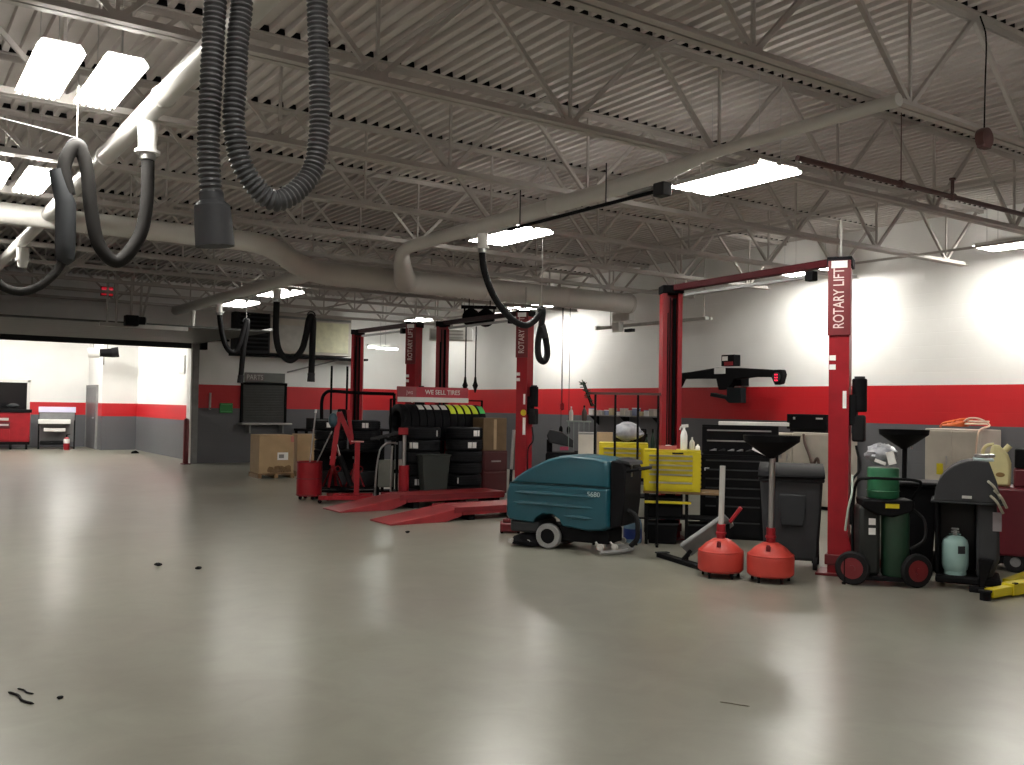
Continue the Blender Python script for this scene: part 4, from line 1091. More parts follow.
for i in range(8): mb.bb(0.332,0.34,-0.12,0.12,0.05+i*0.05,0.075+i*0.05)
mb.build('side_louvre', M('dark_yellow_slots',(0.35,0.25,0.01),0.5), yc)  # louvre strips in a darker yellow than the chest
MB().bb(0.0,0.13,-0.165,-0.1625,0.44,0.46).build('maker_plate', BLACK, yc)
ex = Vector((math.cos(R(44)), -math.sin(R(44)), 0)); ey = Vector((math.sin(R(44)), math.cos(R(44)), 0)); cc = Vector((7.90,8.13,1.12))
def bottle(label, loc, r, h, mat, capm, spray=False, group=None):
    t = thing('spray_bottle' if spray else 'bottle', label, 'bottle', tuple(loc), az=40, group=group)
    MB().lathe([(r*0.9,0),(r,0.01),(r,h*0.55),(r*0.75,h*0.7),(r*0.35,h*0.8),(r*0.32,h*0.88)],16).build('body', mat, t)
    if spray: MB().bar((-0.03,0,h*0.93),(0.05,0,h*0.95),0.03,0.035).bar((-0.035,0,h*0.93),(-0.05,0,h*0.78),0.014,0.014).cyl((0,0,h*0.86),(0,0,h*0.92),r*0.42,n=10).build('trigger', capm, t)
    else: MB().cyl((0,0,h*0.87),(0,0,h),r*0.36,n=12).build('cap', capm, t)
    return t
bottle('white spray bottle on the yellow chest right of the post', cc+ex*0.135-ey*0.03, 0.042, 0.30, PAPER, WHITE, True)
bottle('small pale bottle next to the white spray bottle', cc+ex*0.23-ey*0.03, 0.032, 0.15, M('pale_bottle',(0.55,0.55,0.46),0.5), LGREY)
bottle('tiny white jar at the right end of the yellow chest', cc+ex*0.295-ey*0.08, 0.028, 0.07, PAPER, WHITE)
t = thing('parts_tray', 'red tray lying on the yellow chest before the post', 'tray', tuple(cc+ex*(-0.06)-ey*0.06), az=44)
MB().bb(-0.11,0.11,-0.06,0.06,0,0.012).bb(-0.11,0.11,-0.06,-0.052,0.012,0.045).bb(-0.11,0.11,0.052,0.06,0.012,0.045).bb(-0.11,-0.102,-0.052,0.052,0.012,0.045).bb(0.102,0.11,-0.052,0.052,0.012,0.045).build('tray_pan', M('pale_red_tray',(0.45,0.10,0.10),0.5), t)
MB().ball((0.02,0,0.03),0.035,8,(1.4,1,0.7),0.4).build('rag', PAPER, t)
t = thing('water_jug', 'blue-labelled clear jug on the floor under the yellow chest', 'jug', (7.55,8.42,0), az=41)
MB().lathe([(0.10,0),(0.11,0.02),(0.11,0.22),(0.085,0.30),(0.035,0.34),(0.03,0.37)],18).build('jug_body', M('clear_blue_jug',(0.16,0.26,0.36),0.25), t)
MB().lathe([(0.1115,0.05),(0.1115,0.17)],18,cap=False).build('jug_label', DBLUE, t)
MB().cyl((0,0,0.37),(0,0,0.40),0.034,n=12).build('jug_cap', PAPER, t)
yc2 = tool_chest('second yellow tool chest mostly hidden behind the scrubber', (8.00,9.12,0.72), 41, 0.62, 0.35, 0.42, YELLOW, 5, STEEL)
t = thing('chest_stand', 'black stand carrying the half-hidden yellow chest', 'stand', (8.00,9.12,0), az=41)
MB().bb(-0.33,0.33,-0.2,0.2,0.68,0.72).build('stand_top', BLACK, t)
for x in (-0.3,0.3):
    for y in (-0.17,0.17): MB().bar((x,y,0),(x,y,0.68),0.04,0.04).build('leg', BLACK, t)
t = thing('plastic_bag', 'crumpled grey plastic bag lying behind the scrubber on yellow chest', 'bag', (7.98,9.03,1.205), az=41)
MB().ball((0,0,0.10),0.14,14,(1.25,0.8,0.85),0.16).build('bag_body', BAG, t)
MB().ball((0.12,0.0,0.07),0.08,10,(1.1,0.8,0.7),0.25).build('bag_fold', BAG, t)

# ------------------------------------------------------------------ bench between the bays with boxes, wall shelf
az = 40.4; ex = Vector((math.cos(R(az)), -math.sin(R(az)), 0)); ey = Vector((math.sin(R(az)), math.cos(R(az)), 0)); bc = Vector((9.5,10.9,0))
t = thing('black_workbench', 'black workbench behind the scrubber holding boxes and bottles', 'workbench', tuple(bc), az=az)
MB().bb(-0.85,0.95,-0.3,0.3,0.80,0.85).build('bench_top', BLACK, t, bev=0.01)
for x in (-0.8,0.9):
    for y in (-0.26,0.26): MB().bar((x,y,0),(x,y,0.80),0.06,0.06).build('leg', BLACK, t)
MB().bb(-0.8,0.9,-0.26,0.26,0.25,0.28).build('lower_shelf', BLACK, t)
bt = bc+Vector((0,0,0.85))
t = thing('filing_box', 'cream steel box with grey lid on the black workbench', 'box', tuple(bt-ex*0.52), az=az)
MB().bb(-0.12,0.12,-0.18,0.18,0,0.34).build('body', CREAM, t, bev=0.006)
MB().bb(-0.125,0.145,-0.185,0.185,0.34,0.37).build('lid', MGREY, t, bev=0.005)
t = carton('cardboard_box', 'tan cardboard box beside the cream steel box on the bench', tuple(bt-ex*0.24), az, 0.24, 0.30, 0.37, TAN)
t = thing('monitor', 'black flat screen standing on the workbench behind the bag', 'monitor', tuple(bt+ex*0.16+ey*0.12), az=az)
MB().bb(-0.24,0.24,-0.025,0.025,0.12,0.44).build('screen_case', BLACK, t, bev=0.01)
MB().bb(-0.22,0.22,-0.030,-0.026,0.14,0.42).build('screen', GLASS, t)
MB().bb(-0.03,0.03,-0.02,0.02,0.02,0.12).bb(-0.12,0.12,-0.08,0.08,0,0.02).build('stand', BLACK, t)
t = thing('parts_bin', 'bright green open parts bin on the workbench', 'bin', tuple(bt+ex*0.20-ey*0.14+Vector((0,0,0))), az=az)
GB = M('bright_green_plastic',(0.02,0.26,0.06),0.5)
MB().bb(-0.08,0.08,-0.06,0.06,0.30,0.32).bb(-0.08,-0.07,-0.06,0.06,0.32,0.39).bb(0.07,0.08,-0.06,0.06,0.32,0.39).bb(-0.07,0.07,0.05,0.06,0.32,0.40).bb(-0.07,0.07,-0.06,-0.05,0.32,0.36).build('bin_tray', GB, t, bev=0.006)
MB().bb(-0.07,0.07,-0.05,0.05,0,0.30).build('bin_base', BLACK, t, bev=0.006)
for i, (dx, h) in enumerate(((0.40,0.36),(0.49,0.44),(0.57,0.40),(0.65,0.46))):
    bottle(['dark green bottle at the left of four on the workbench','second dark green bottle on the workbench','third dark green bottle on the workbench','rightmost dark green bottle on the workbench near the post'][i], bt+ex*dx+ey*0.05, 0.035, h, DGREEN, BLACK, group='dark green bottles on the workbench')
bottle('white oil bottle standing on the workbench by the post', bt+ex*0.70-ey*0.14, 0.045, 0.24, PAPER, BLACK)
t = thing('wall_shelf', 'narrow grey shelf on the right wall crowded with small parts', 'shelf', (XW-0.15, 15.1, 1.42))
MB().bb(-0.15,0.14,-1.15,1.15,0,0.025).build('shelf_board', MGREY, t, bev=0.004)
mb = MB()
for y in (-1.0,0,1.0): mb.prism([(0.14,0.0),(0.14,-0.2),(-0.12,0.0)], y-0.015, y+0.015)
mb.build('bracket', BLACK, t)
cols = [PAPER, M('part_blue_grey',(0.20,0.24,0.38),0.5), CREAM, M('part_tan',(0.45,0.38,0.22),0.5), LGREY]
for i in range(12):
    y = 16.1-i*0.18
    m = cols[(i*7) % 5]; h = random.uniform(0.07,0.17)
    p = thing('small_parts_box', '%s small part box on the narrow wall shelf counting from its far end' % ORD[i], 'small box', (XW-0.2+random.uniform(-.03,.03), y, 1.445), group='small boxes on the wall shelf')
    MB().bb(-0.06,0.06,-0.07,0.07,0,h).build('body', m, p, bev=0.008)
    MB().bb(-0.062,0.062,-0.072,0.072,h,h+0.015).build('lid', cols[(i*3+1) % 5], p)

# tool cart of clutter behind the middle lift post
az = 37.4; ex = Vector((math.cos(R(az)), -math.sin(R(az)), 0)); ey = Vector((math.sin(R(az)), math.cos(R(az)), 0)); tc = Vector((9.75,12.55,0))
t = thing('tire_balancer', 'black balancing machine with hood right of the middle lift post', 'wheel balancer', tuple(tc), az=az)
MB().bb(-0.36,0.36,-0.22,0.22,0.0,0.84).build('cabinet', BLACK, t, bev=0.03)
MB().prism([(-0.35,1.12),(-0.30,1.22),(-0.10,1.18),(0.10,1.05),(0.12,0.92),(-0.02,0.95),(-0.3,1.0)],-0.18,0.18).build('hood', DGREY, t, bev=0.02)
MB().cyl((-0.30,0,0.84),(-0.30,0,1.05),0.05,n=12).build('hood_post', BLACK, t)
MB().bb(-0.12,0.02,-0.20,-0.18,0.88,0.94).build('red_panel', M('magenta_panel',(0.30,0.03,0.08),0.5), t)
MB().bb(0.12,0.36,-0.2,0.2,0.845,0.875).build('weight_tray', DGREY, t)
mb = MB()
for i in range(5): mb.bar((0.02+i*0.085,-0.19,0.88),(0.02+i*0.085,-0.19,1.36),0.012,0.012)
mb.bar((-0.02,-0.19,1.36),(0.40,-0.19,1.36),0.015,0.015).bar((-0.02,0.1,1.36),(0.40,0.1,1.36),0.015,0.015).bb(-0.02,0.40,-0.2,0.11,1.365,1.375)
mb.build('wire_shelf', M('grey_green_wire',(0.16,0.20,0.18),0.5), t, smooth=False)
top = tc+Vector((0,0,1.376))
bottle('white-topped bottle on the balancer wire shelf', top+ex*0.06-ey*0.05, 0.035, 0.24, M('bottle_pale_grey',(0.5,0.5,0.46),0.5), PAPER)
bottle('dark bottle on the balancer wire shelf', top+ex*0.28-ey*0.05, 0.045, 0.26, M('bottle_dark_brown',(0.05,0.035,0.03),0.4), BLACK)
t = thing('hand_light', 'red hand light on a cord above the balancer', 'hand light', (11.56,15.07,1.62))
MB().lathe([(0.02,-0.08),(0.045,-0.06),(0.045,0.04),(0.02,0.07)],12).build('lamp_head', RED, t)
MB().cyl((0,0,0.07),(0,0,ZB-1.66),0.006,n=5).build('cord', BLACK, t)
for i, (x, y) in enumerate(((11.60,15.15),(11.72,15.05))):
    t = thing('drop_cord', ['left','right'][i]+' one of two thin dark cords hanging above the teal scrubber', 'cord', (x,y,1.12), group='thin cords hanging above the scrubber')
    MB().cyl((0,0,0.08),(0,0,ZB-1.16),0.006,n=6).build('cord', CHAR, t)
    MB().lathe([(0.012,0.10),(0.035,0.06),(0.04,0),(0.02,-0.06)],10).build('plug', BLACK, t)
t = thing('reel_cluster', 'black cluster of hose reels up between the lift posts', 'hose reel', (9.5,15.0,3.22), az=31)
for x in (-0.16,0.12):
    MB().lathe([(0.03,-0.06),(0.17,-0.055),(0.17,-0.04),(0.13,-0.03),(0.13,0.03),(0.17,0.04),(0.17,0.055),(0.03,0.06)],20,(x,0,0.05),'y').build('reel_drum', BLACK, t)
MB().bb(-0.35,0.32,-0.04,0.04,0.22,0.28).bb(-0.3,-0.27,-0.03,0.03,0.0,0.25).bb(0.26,0.29,-0.03,0.03,0,0.25).build('reel_bracket', BLACK, t)
MB().cyl((-0.2,0,0.28),(-0.2,0,0.52),0.01,n=6).cyl((0.2,0,0.28),(0.2,0,0.52),0.01,n=6).build('hanger_rod', BLACK, t)
for i, x in enumerate((-0.29,-0.10)):
    a = -R(31); px, py = 9.5+x*math.cos(a), 15.0+x*math.sin(a)-0.08
    t = thing('hanging_air_hose', ['left','right'][i]+' black air hose drop with plug hanging beside the sale sign', 'air hose', (px,py,1.98), group='air hose drops beside the sign')
    MB().cyl((0,0,0.1),(0,0,1.12),0.013,n=8).build('hose', BLACK, t)
    MB().lathe([(0.008,-0.14),(0.03,-0.06),(0.055,0.0),(0.03,0.06),(0.018,0.16)],12).build('coupler', BLACK, t)

# ------------------------------------------------------------------ wheel alignment bar on the wall
t = thing('wall_mounted_alignment_bar', 'black wheel alignment sensor bar mounted on the right wall', 'alignment bar', (XW-0.28, 12.0, 2.25))
# local x is -y of the world (rightwards in the picture)
t.rotation_euler = (0,0,-PI/2)
bp = [(-1.40,0.05),(-1.0,0.07),(-0.30,0.14),(0.0,0.13),(0.30,0.12),(1.05,0.07),(1.22,0.07),(1.25,-0.02),(1.20,-0.18),(1.08,-0.20),(1.0,-0.06),(0.6,-0.05),(0.15,-0.09),(0.02,-0.26),(-0.24,-0.28),(-0.30,-0.07),(-0.8,-0.06),(-1.20,-0.06),(-1.30,-0.22),(-1.42,-0.20),(-1.46,-0.05)]
MB().prism(bp,-0.07,0.07).build('sensor_beam', BLACK, t, bev=0.02)
for x in (1.13,-1.36):
    e = MB().cyl((x,-0.075,-0.06),(x,-0.085,-0.06),0.085,n=18).build('camera_pod', DGREY, t)
    mb = MB()
    for k in range(6): mb.ball((x-0.02+0.04*(k % 2),-0.089,-0.12+0.05*(k//2)),0.012,6)
    if x > 0: mb.build('led_cluster', LEDRED, e)
MB().bb(-0.33,-0.06,-0.082,-0.071,0.02,0.13).build('white_label', PAPER, t)
MB().prism([(-0.42,-0.40),(-0.40,-0.33),(0.0,-0.40),(0.0,-0.24),(0.34,-0.24),(0.34,-0.52),(0.05,-0.52),(-0.05,-0.45)],-0.10,0.05).build('swivel_base', M('bar_dark_slate',(0.006,0.009,0.011),0.6,spec=0.15), t, bev=0.01)
bx = MB().bb(-0.16,0.15,-0.08,0.10,0.16,0.37).build('printer_box', BLACK, t, bev=0.01)
MB().bb(-0.13,0.0,-0.088,-0.081,0.26,0.34).build('light_panel', PAPER, bx)
MB().bb(-0.08,0.13,-0.088,-0.081,0.17,0.24).build('red_panel', RED, bx)
MB().bb(-0.2,0.2,0.07,0.275,-0.2,0.1).build('wall_bracket', BLACK, t)

# ------------------------------------------------------------------ cabinets against the right wall
def base_cabinet(label, x, y, w, d, h, mat, doors, az=90-0.0, name='steel_cabinet'):
    t = thing(name, label, 'cabinet', (x,y,0)); t.rotation_euler = (0,0,-PI/2)
    MB().bb(-w/2,w/2,-d/2,d/2,0.06,h).build('body', mat, t, bev=0.01)
    MB().bb(-w/2+0.03,w/2-0.03,-d/2+0.05,d/2,0,0.06).build('plinth', BLACK, t)
    dw = (w-0.02)/doors
    for i in range(doors):
        q = MB().bb(-w/2+0.012+i*dw,-w/2+0.004+(i+1)*dw,-d/2-0.018,-d/2-0.001,0.09,h-0.03).build('door', mat, t, bev=0.004)
        MB().bb(-w/2+(i+1)*dw-0.07,-w/2+(i+1)*dw-0.05,-d/2-0.035,-d/2-0.019,h*0.62,h*0.62+0.14).build('handle', STEEL, q)
    return t
base_cabinet('dirty cream wall cabinet directly behind the nearest right lift post', 13.05, 9.86, 0.86, 0.55, 1.25, CREAM, 1)
base_cabinet('dirty cream wall cabinet behind the tall black drain funnel', 13.05, 10.8, 0.98, 0.55, 1.22, CREAM, 2)
wc = base_cabinet('cream cabinet on the right wall topped by tangled cords', 13.05, 7.49, 0.83, 0.55, 1.38, CREAM, 2)
MB().bb(-0.22,-0.12,-0.30,-0.296,0.72,0.88).build('yellow_sticker', YELLOW, wc)
t = thing('electronics_box', 'black radio-like box on the cream wall cabinet', 'electronics box', (13.0,10.06,1.25)); t.rotation_euler = (0,0,-PI/2)
MB().bb(-0.40,0.40,-0.18,0.18,0.05,0.30).build('case', BLACK, t, bev=0.012)
MB().bb(-0.36,0.36,-0.14,0.14,0,0.05).build('foot', BLACK, t)
MB().bb(0.20,0.33,-0.186,-0.181,0.22,0.245).bb(-0.26,-0.22,-0.186,-0.181,0.21,0.25).build('badge', LGREY, t)
t = thing('hanging_belt', 'brown looped belt draped down the cream cabinet front', 'belt', (12.69,9.95,0.62)); t.rotation_euler = (0,0,-PI/2)
MB().tube(spline([(-0.05,0.0,0.60),(0.0,-0.03,0.45),(0.09,-0.04,0.28),(0.16,-0.04,0.12),(0.24,-0.03,0.22),(0.27,-0.02,0.10),(0.30,-0.01,-0.10)],6),0.024,8).build('belt_loop', M('brown_belt',(0.05,0.025,0.018),0.6), t)
t = thing('cord_tangle', 'tangle of orange cord and pale hose on the cream cabinet', 'cord tangle', (13.0,7.45,1.38)); t.rotation_euler = (0,0,-PI/2)
mb = MB()
for i in range(4): mb.torus((-0.12+0.05*i,0.0,0.05+0.018*i),0.16-0.015*i,0.016,'z',20,6)
mb.tube(spline([(-0.35,0.0,0.03),(-0.25,-0.08,0.08),(-0.15,0.05,0.12),(0.0,-0.05,0.14),(0.12,0.03,0.15)],6),0.018,6)
mb.build('orange_coil', ORANGE, t)
MB().tube(spline([(0.05,-0.1,0.10),(0.16,-0.12,0.16),(0.30,-0.1,0.15),(0.38,0.0,0.06),(0.38,-0.28,-0.03),(0.36,-0.33,-0.4)],6),0.015,6).torus((0.2,0.0,0.08),0.15,0.016,'z',20,6).torus((0.22,0.0,0.115),0.13,0.016,'z',20,6).build('pale_hose', M('pale_orange_hose',(0.60,0.45,0.34),0.5), t)
tall = tool_chest('tall black tool cabinet with silver pulls under a white board', (9.62,8.62,0.0), 47.8, 0.98, 0.45, 1.38, BLACK, 8, STEEL)
t = thing('white_board', 'long white board lying on the tall black tool cabinet', 'board', (9.62,8.62,1.40), az=47.8)
MB().bb(-0.28,0.62,-0.24,0.2,0,0.045).build('board', PAPER, t, bev=0.004)
lo = tool_chest('low black tool cabinet beside the yellow chest', (9.0,8.15,0.0), 48.5, 0.82, 0.42, 1.02, BLACK, 7, CHAR)
MB().lathe([(0.03,-0.22),(0.032,-0.215)],12,(-0.33,0,0.86),'y').build('white_dot', PAPER, lo)
t = thing('tool_tray', 'clutter of dark tools and grey bottle lying on the low black cabinet', 'tool tray', (9.0,8.15,1.04), az=48.5)
MB().bb(-0.38,0.38,-0.18,0.18,0,0.015).bb(-0.38,0.38,-0.18,-0.17,0.015,0.05).bb(-0.38,0.38,0.17,0.18,0.015,0.05).build('tray_pan', BLACK, t)
for i in range(6): MB().bar((-0.3+i*0.11,-0.12,0.03),(-0.24+i*0.11,0.1,0.05),0.03,0.03).build('tool', [STEEL,BLACK,MGREY][i % 3], t)
t = thing('paper_sheet', 'tilted sheet of white paper on the low cabinet behind the drain funnel', 'paper', (9.03,7.83,1.06), az=48.5)
MB().box((0.1,-0.02,0.08),(0.26,0.004,0.18),Matrix.Rotation(R(24),3,'Y')@Matrix.Rotation(R(-25),3,'X')).build('sheet', PAPER, t)
# ------------------------------------------------------------------ rolling oil drains
def oil_drain(label, loc, az, pan, polemat, hpole):
    t = thing('oil_drain', label, 'oil drain', loc, az=az, group='rolling oil drains')
    MB().lathe([(0.01,0.055),(0.195,0.055),(0.215,0.075),(0.218,0.215),(0.212,0.25),(0.14,0.32),(0.075,0.36),(0.055,0.365),(0.01,0.365)],32,cap=False).build('tank', ORED, t)
    MB().torus((0,0,0.248),0.207,0.01,'z',32,6).build('rim_bead', ORED, t)
    MB().cyl((0,0,0.355),(0,0,0.50),0.042,n=14).lathe([(0.042,0.40),(0.05,0.405),(0.05,0.425),(0.042,0.43)],14).build('neck_collar', RED, t)
    MB().cyl((0,0,0.50),(0.01,0,hpole),0.027,n=14).build('pole', polemat, t)
    MB().cyl((-0.02,-0.155,0.30),(-0.02,-0.155,0.345),0.022,n=12).cyl((-0.02,-0.155,0.345),(-0.02,-0.155,0.355),0.016,n=10).build('filler_cap', DRED, t)
    for k in range(5):
        a = 2*PI*k/5+0.3; x, y = 0.175*math.cos(a), 0.175*math.sin(a)
        MB().cyl((x-0.012,y,0.026),(x+0.012,y,0.026),0.026,n=12).box((x,y,0.048),(0.035,0.03,0.014)).build('caster', BLACK, t)
    if pan:
        p = MB().lathe([(0.03,hpole-0.02),(0.05,hpole),(0.10,hpole+0.03),(0.255,hpole+0.14),(0.262,hpole+0.195),(0.25,hpole+0.195),(0.24,hpole+0.145),(0.09,hpole+0.045),(0.01,hpole+0.03)],28,cap=False).build('drain_funnel', BLACK, t)
        MB().cyl((0.08,0,hpole-0.02),(0.08,0,hpole+0.02),0.012,n=8).build('valve', STEEL, p)
    return t
oil_drain('red rolling oil drain with bare pole and no funnel', (6.79,6.31,0), 46, False, LGREY, 1.06)
oil_drain('red rolling oil drain with black funnel, nearest the camera', (7.02,5.90,0), 50, True, STEEL, 1.17)
oil_drain('oil drain standing behind the green cart, only its funnel showing', (9.45,6.10,0), 57, True, BLACK, 1.22)

# ------------------------------------------------------------------ wheeled grey bin and creeper
t = thing('wheeled_bin', 'large dark grey wheeled bin with black lid left of the lift post', 'wheeled bin', (7.90,6.36,0), az=51)
vs = [(-0.27,-0.22,0.09),(0.25,-0.22,0.09),(0.25,0.22,0.09),(-0.27,0.22,0.09),(-0.32,-0.27,0.90),(0.29,-0.27,0.90),(0.29,0.28,0.90),(-0.32,0.28,0.90)]
MB().add(vs,[(0,3,2,1),(4,5,6,7),(0,1,5,4),(1,2,6,5),(2,3,7,6),(3,0,4,7)]).build('bin_body', CHAR, t, bev=0.03)
MB().bb(-0.335,0.305,-0.285,0.30,0.885,0.925).build('bin_rim', DGREY, t, bev=0.012)
MB().prism([(-0.33,0.925),(-0.33,0.95),(-0.22,1.0),(0.26,1.05),(0.33,1.03),(0.33,0.925)],-0.34,0.31,'yz').build('lid', BLACK, t, bev=0.015)
MB().prism([(-0.11,0.44),(0.11,0.44),(0.13,0.62),(0.13,0.76),(-0.13,0.76),(-0.13,0.62)],-0.272,-0.245).build('recess_panel', DGREY, t, bev=0.02)
MB().cyl((-0.32,0.33,0.99),(0.29,0.33,0.99),0.02,n=10).build('handle', BLACK, t)
for s in (-1,1):
    MB().cyl((s*0.24-0.03,0.20,0.12),(s*0.24+0.03,0.20,0.12),0.12,n=20).build('wheel', RUBBER, t)
    MB().cyl((s*0.22-0.02,-0.18,0.07),(s*0.22+0.02,-0.18,0.07),0.07,n=16).build('wheel', RUBBER, t)
    MB().bar((s*0.22,-0.18,0.07),(s*0.22,-0.18,0.16),0.05,0.06).build('fork', BLACK, t)
t = thing('mechanic_creeper', 'grey creeper board leaning between the drain and the grey bin', 'creeper', (7.18,6.92,0), az=47)
rm = Matrix.Rotation(R(-38),3,'Y') @ Matrix.Rotation(R(-32),3,'X')
MB().box((0.04,0.0,0.30),(0.56,0.30,0.05),rm).build('board', M('creeper_grey',(0.22,0.225,0.23),0.45), t, bev=0.015)
MB().box((-0.06,-0.035,0.262),(0.20,0.035,0.05),rm).box((0.16,0.045,0.43),(0.10,0.035,0.05),rm).build('slot', BLACK, t)
MB().bar((0.27,-0.02,0.44),(0.38,-0.04,0.60),0.045,0.04).build('red_handle', RED, t, bev=0.01)
mb = MB()
for p in ((-0.2,-0.12,0.03),(-0.16,0.1,0.03)): mb.cyl((p[0]-0.012,p[1],p[2]),(p[0]+0.012,p[1],p[2]),0.03,n=12)
mb.bar((-0.2,-0.12,0.05),(-0.12,-0.08,0.14),0.03,0.03).bar((-0.16,0.1,0.05),(-0.1,0.06,0.18),0.03,0.03).bar((0.25,0.02,0.0),(0.25,0.02,0.42),0.04,0.04)
build_each(mb, 'caster_frame', BLACK, t)
t = thing('jack_beam', 'flat black steel beam lying on the floor by the bare-pole drain', 'steel beam', (6.98,7.0,0), az=14)
MB().bb(-0.05,0.05,-0.42,0.48,0.0,0.045).build('beam', BLACK, t, bev=0.006)
MB().bb(-0.075,0.075,0.40,0.47,0.0455,0.06).bb(-0.075,0.075,-0.40,-0.34,0.0455,0.06).build('end_plate', DGREY, t, bev=0.004)

# ------------------------------------------------------------------ green waste-oil cart
t = thing('green_cart', 'green two-wheeled oil cart with light green drum beside the lift post', 'oil cart', (7.83,5.26,0), az=44)
for s in (-1,1):
    w = MB().lathe([(0.09,-0.03),(0.14,-0.03),(0.155,-0.015),(0.155,0.015),(0.14,0.03),(0.09,0.03)],24,(s*0.27+(-0.02 if s<0 else 0.0),-0.10,0.155),'x',cap=False)
    w = w.build('wheel', RUBBER, t)
    w.location = (0,0,0)
# wheels are toed outward so that their red hubs face the camera
for ch in [c for c in t.children if c.name.startswith('wheel')]:
    xs = [v.co.x for v in ch.data.vertices]; cx = sum(xs)/len(xs)
    ang = R(70) if cx < 0 else R(110)
    for v in ch.data.vertices:
        p = v.co - Vector((cx,-0.10,0.155)); p.rotate(Matrix.Rotation(ang,3,'Z')); v.co = p + Vector((cx,-0.10,0.155))
    hub = MB(); d = Matrix.Rotation(ang,3,'Z') @ Vector((0.032,0,0))
    c = Vector((cx,-0.10,0.155))
    hub.cyl(c-d,c+d,0.098,n=20).cyl(c-d*1.4,c+d*1.4,0.03,n=12)
    hub.build('hub', DRED, ch)
MB().bb(-0.24,0.24,-0.14,0.24,0.05,0.09).build('base_frame', BLACK, t, bev=0.008)
MB().lathe([(0.01,0.092),(0.115,0.092),(0.125,0.11),(0.125,0.66),(0.10,0.74),(0.05,0.78),(0.01,0.78)],24,(0.10,-0.02,0),cap=False).build('tall_tank', DGREEN, t)
MB().bb(-0.23,-0.04,-0.10,0.20,0.09,0.74).build('pump_body', M('cart_black_green',(0.006,0.008,0.0075),0.5), t, bev=0.04)
MB().prism([(-0.21,0.72),(-0.22,0.80),(0.24,0.80),(0.23,0.70),(0.05,0.64),(-0.1,0.66)],-0.17,0.17).build('drum_seat', BLACK, t, bev=0.02)
dr = MB().lathe([(0.01,0.805),(0.135,0.805),(0.14,0.815),(0.142,1.07),(0.135,1.085),(0.01,1.085)],26,(-0.0,0.02,0),cap=False).build('light_green_drum', GREEN, t)
MB().torus((0,0.02,0.87),0.142,0.006,'z',26,6).torus((0,0.02,1.0),0.142,0.006,'z',26,6).build('drum_hoop', GREEN, dr)
mb = MB().tube(spline([(-0.25,0.10,0.08),(-0.25,0.12,0.6),(-0.24,0.02,0.93),(-0.16,-0.15,0.99),(0.0,-0.19,0.995),(0.24,-0.17,0.985),(0.30,-0.10,0.93),(0.24,0.06,0.70),(0.22,0.12,0.08)],6),0.014,8)
mb.build('handle_frame', BLACK, t)
MB().bb(-0.02,0.10,-0.178,-0.171,0.725,0.765).build('yellow_label', YELLOW, t)
build_each(MB().bb(-0.15,-0.09,-0.108,-0.101,0.56,0.62).bb(-0.15,-0.09,-0.108,-0.101,0.47,0.53), 'white_label', PAPER, t)
MB().tube(spline([(0.24,-0.05,0.72),(0.33,-0.12,0.62),(0.32,-0.16,0.45),(0.20,-0.17,0.36)],6),0.014,8).build('drain_hose', RUBBER, t)
MB().tube(spline([(-0.27,0.05,1.0),(-0.30,-0.10,0.85),(-0.34,-0.14,0.7),(-0.36,-0.12,0.5)],6),0.010,6).build('air_line', M('pale_green_line',(0.35,0.42,0.36),0.5), t)
mb = MB()
mb.bar((-0.36,-0.1,0.0),(-0.36,-0.1,0.24),0.018,0.018).bar((-0.36,-0.1,0.24),(-0.24,-0.1,0.30),0.018,0.018).bar((-0.38,-0.1,0.01),(-0.18,-0.05,0.06),0.018,0.018)
mb.build('front_leg', BLACK, t)
t = thing('crumpled_paper', 'crumpled clear bag with a white paper on the light green drum', 'paper', tuple(Vector((7.83,5.26,1.112))), az=44)
MB().ball((-0.02,0.02,0.10),0.12,14,(1.15,0.85,0.78),0.3).build('bag', BAG, t)
MB().box((0.04,-0.115,0.07),(0.07,0.01,0.12),Matrix.Rotation(R(-14),3,'Y')).box((-0.05,-0.09,0.03),(0.10,0.02,0.03),Matrix.Rotation(R(20),3,'Y')).build('paper_tag', PAPER, t)
t = thing('wheelie_bin', 'black wheelie bin between the green cart and grey machine', 'wheelie bin', (8.72,5.52,0), az=57)
frustum(0.17,0.18,0.22,0.24,0.05,0.88).build('bin_body', BLACK, t, bev=0.02)
MB().bb(-0.24,0.24,-0.27,0.26,0.875,0.92).build('lid', DGREY, t, bev=0.015)
MB().cyl((-0.20,-0.285,0.90),(0.20,-0.285,0.90),0.014,n=8).build('handle', BLACK, t)
for s in (-1,1): MB().cyl((s*0.19-0.025,0.19,0.10),(s*0.19+0.025,0.19,0.10),0.10,n=18).build('wheel', RUBBER, t)

# ------------------------------------------------------------------ grey recovery machine with refrigerant tank
t = thing('recovery_machine', 'dark grey hooded recovery machine holding a pale aqua tank', 'recovery machine', (8.44,4.78,0), az=60)
MB().bb(-0.28,0.26,-0.22,0.24,0.05,0.12).build('base', BLACK, t, bev=0.02)
MB().bb(-0.26,0.06,0.10,0.22,0.12,0.80).build('back_panel', M('niche_black',(0.012,0.012,0.013),0.6), t, bev=0.02)
MB().prism([(0.06,0.12),(0.06,0.80),(0.22,0.80),(0.245,0.55),(0.25,0.30),(0.19,0.12)],-0.20,0.22).build('side_column', CHAR, t, bev=0.03)
MB().bb(-0.285,-0.25,-0.16,0.22,0.12,0.80).build('side_panel', BLACK, t, bev=0.015)
hood = [(-0.31,0.80)]+[(-0.29+0.34*(1-math.cos(a)),0.82+0.36*math.sin(a)) for a in [i*PI/2/9 for i in range(10)]]+[(0.16,1.17),(0.22,1.0),(0.27,0.80)]
MB().prism(hood,-0.26,0.24).build('hood', CHAR, t, bev=0.035)
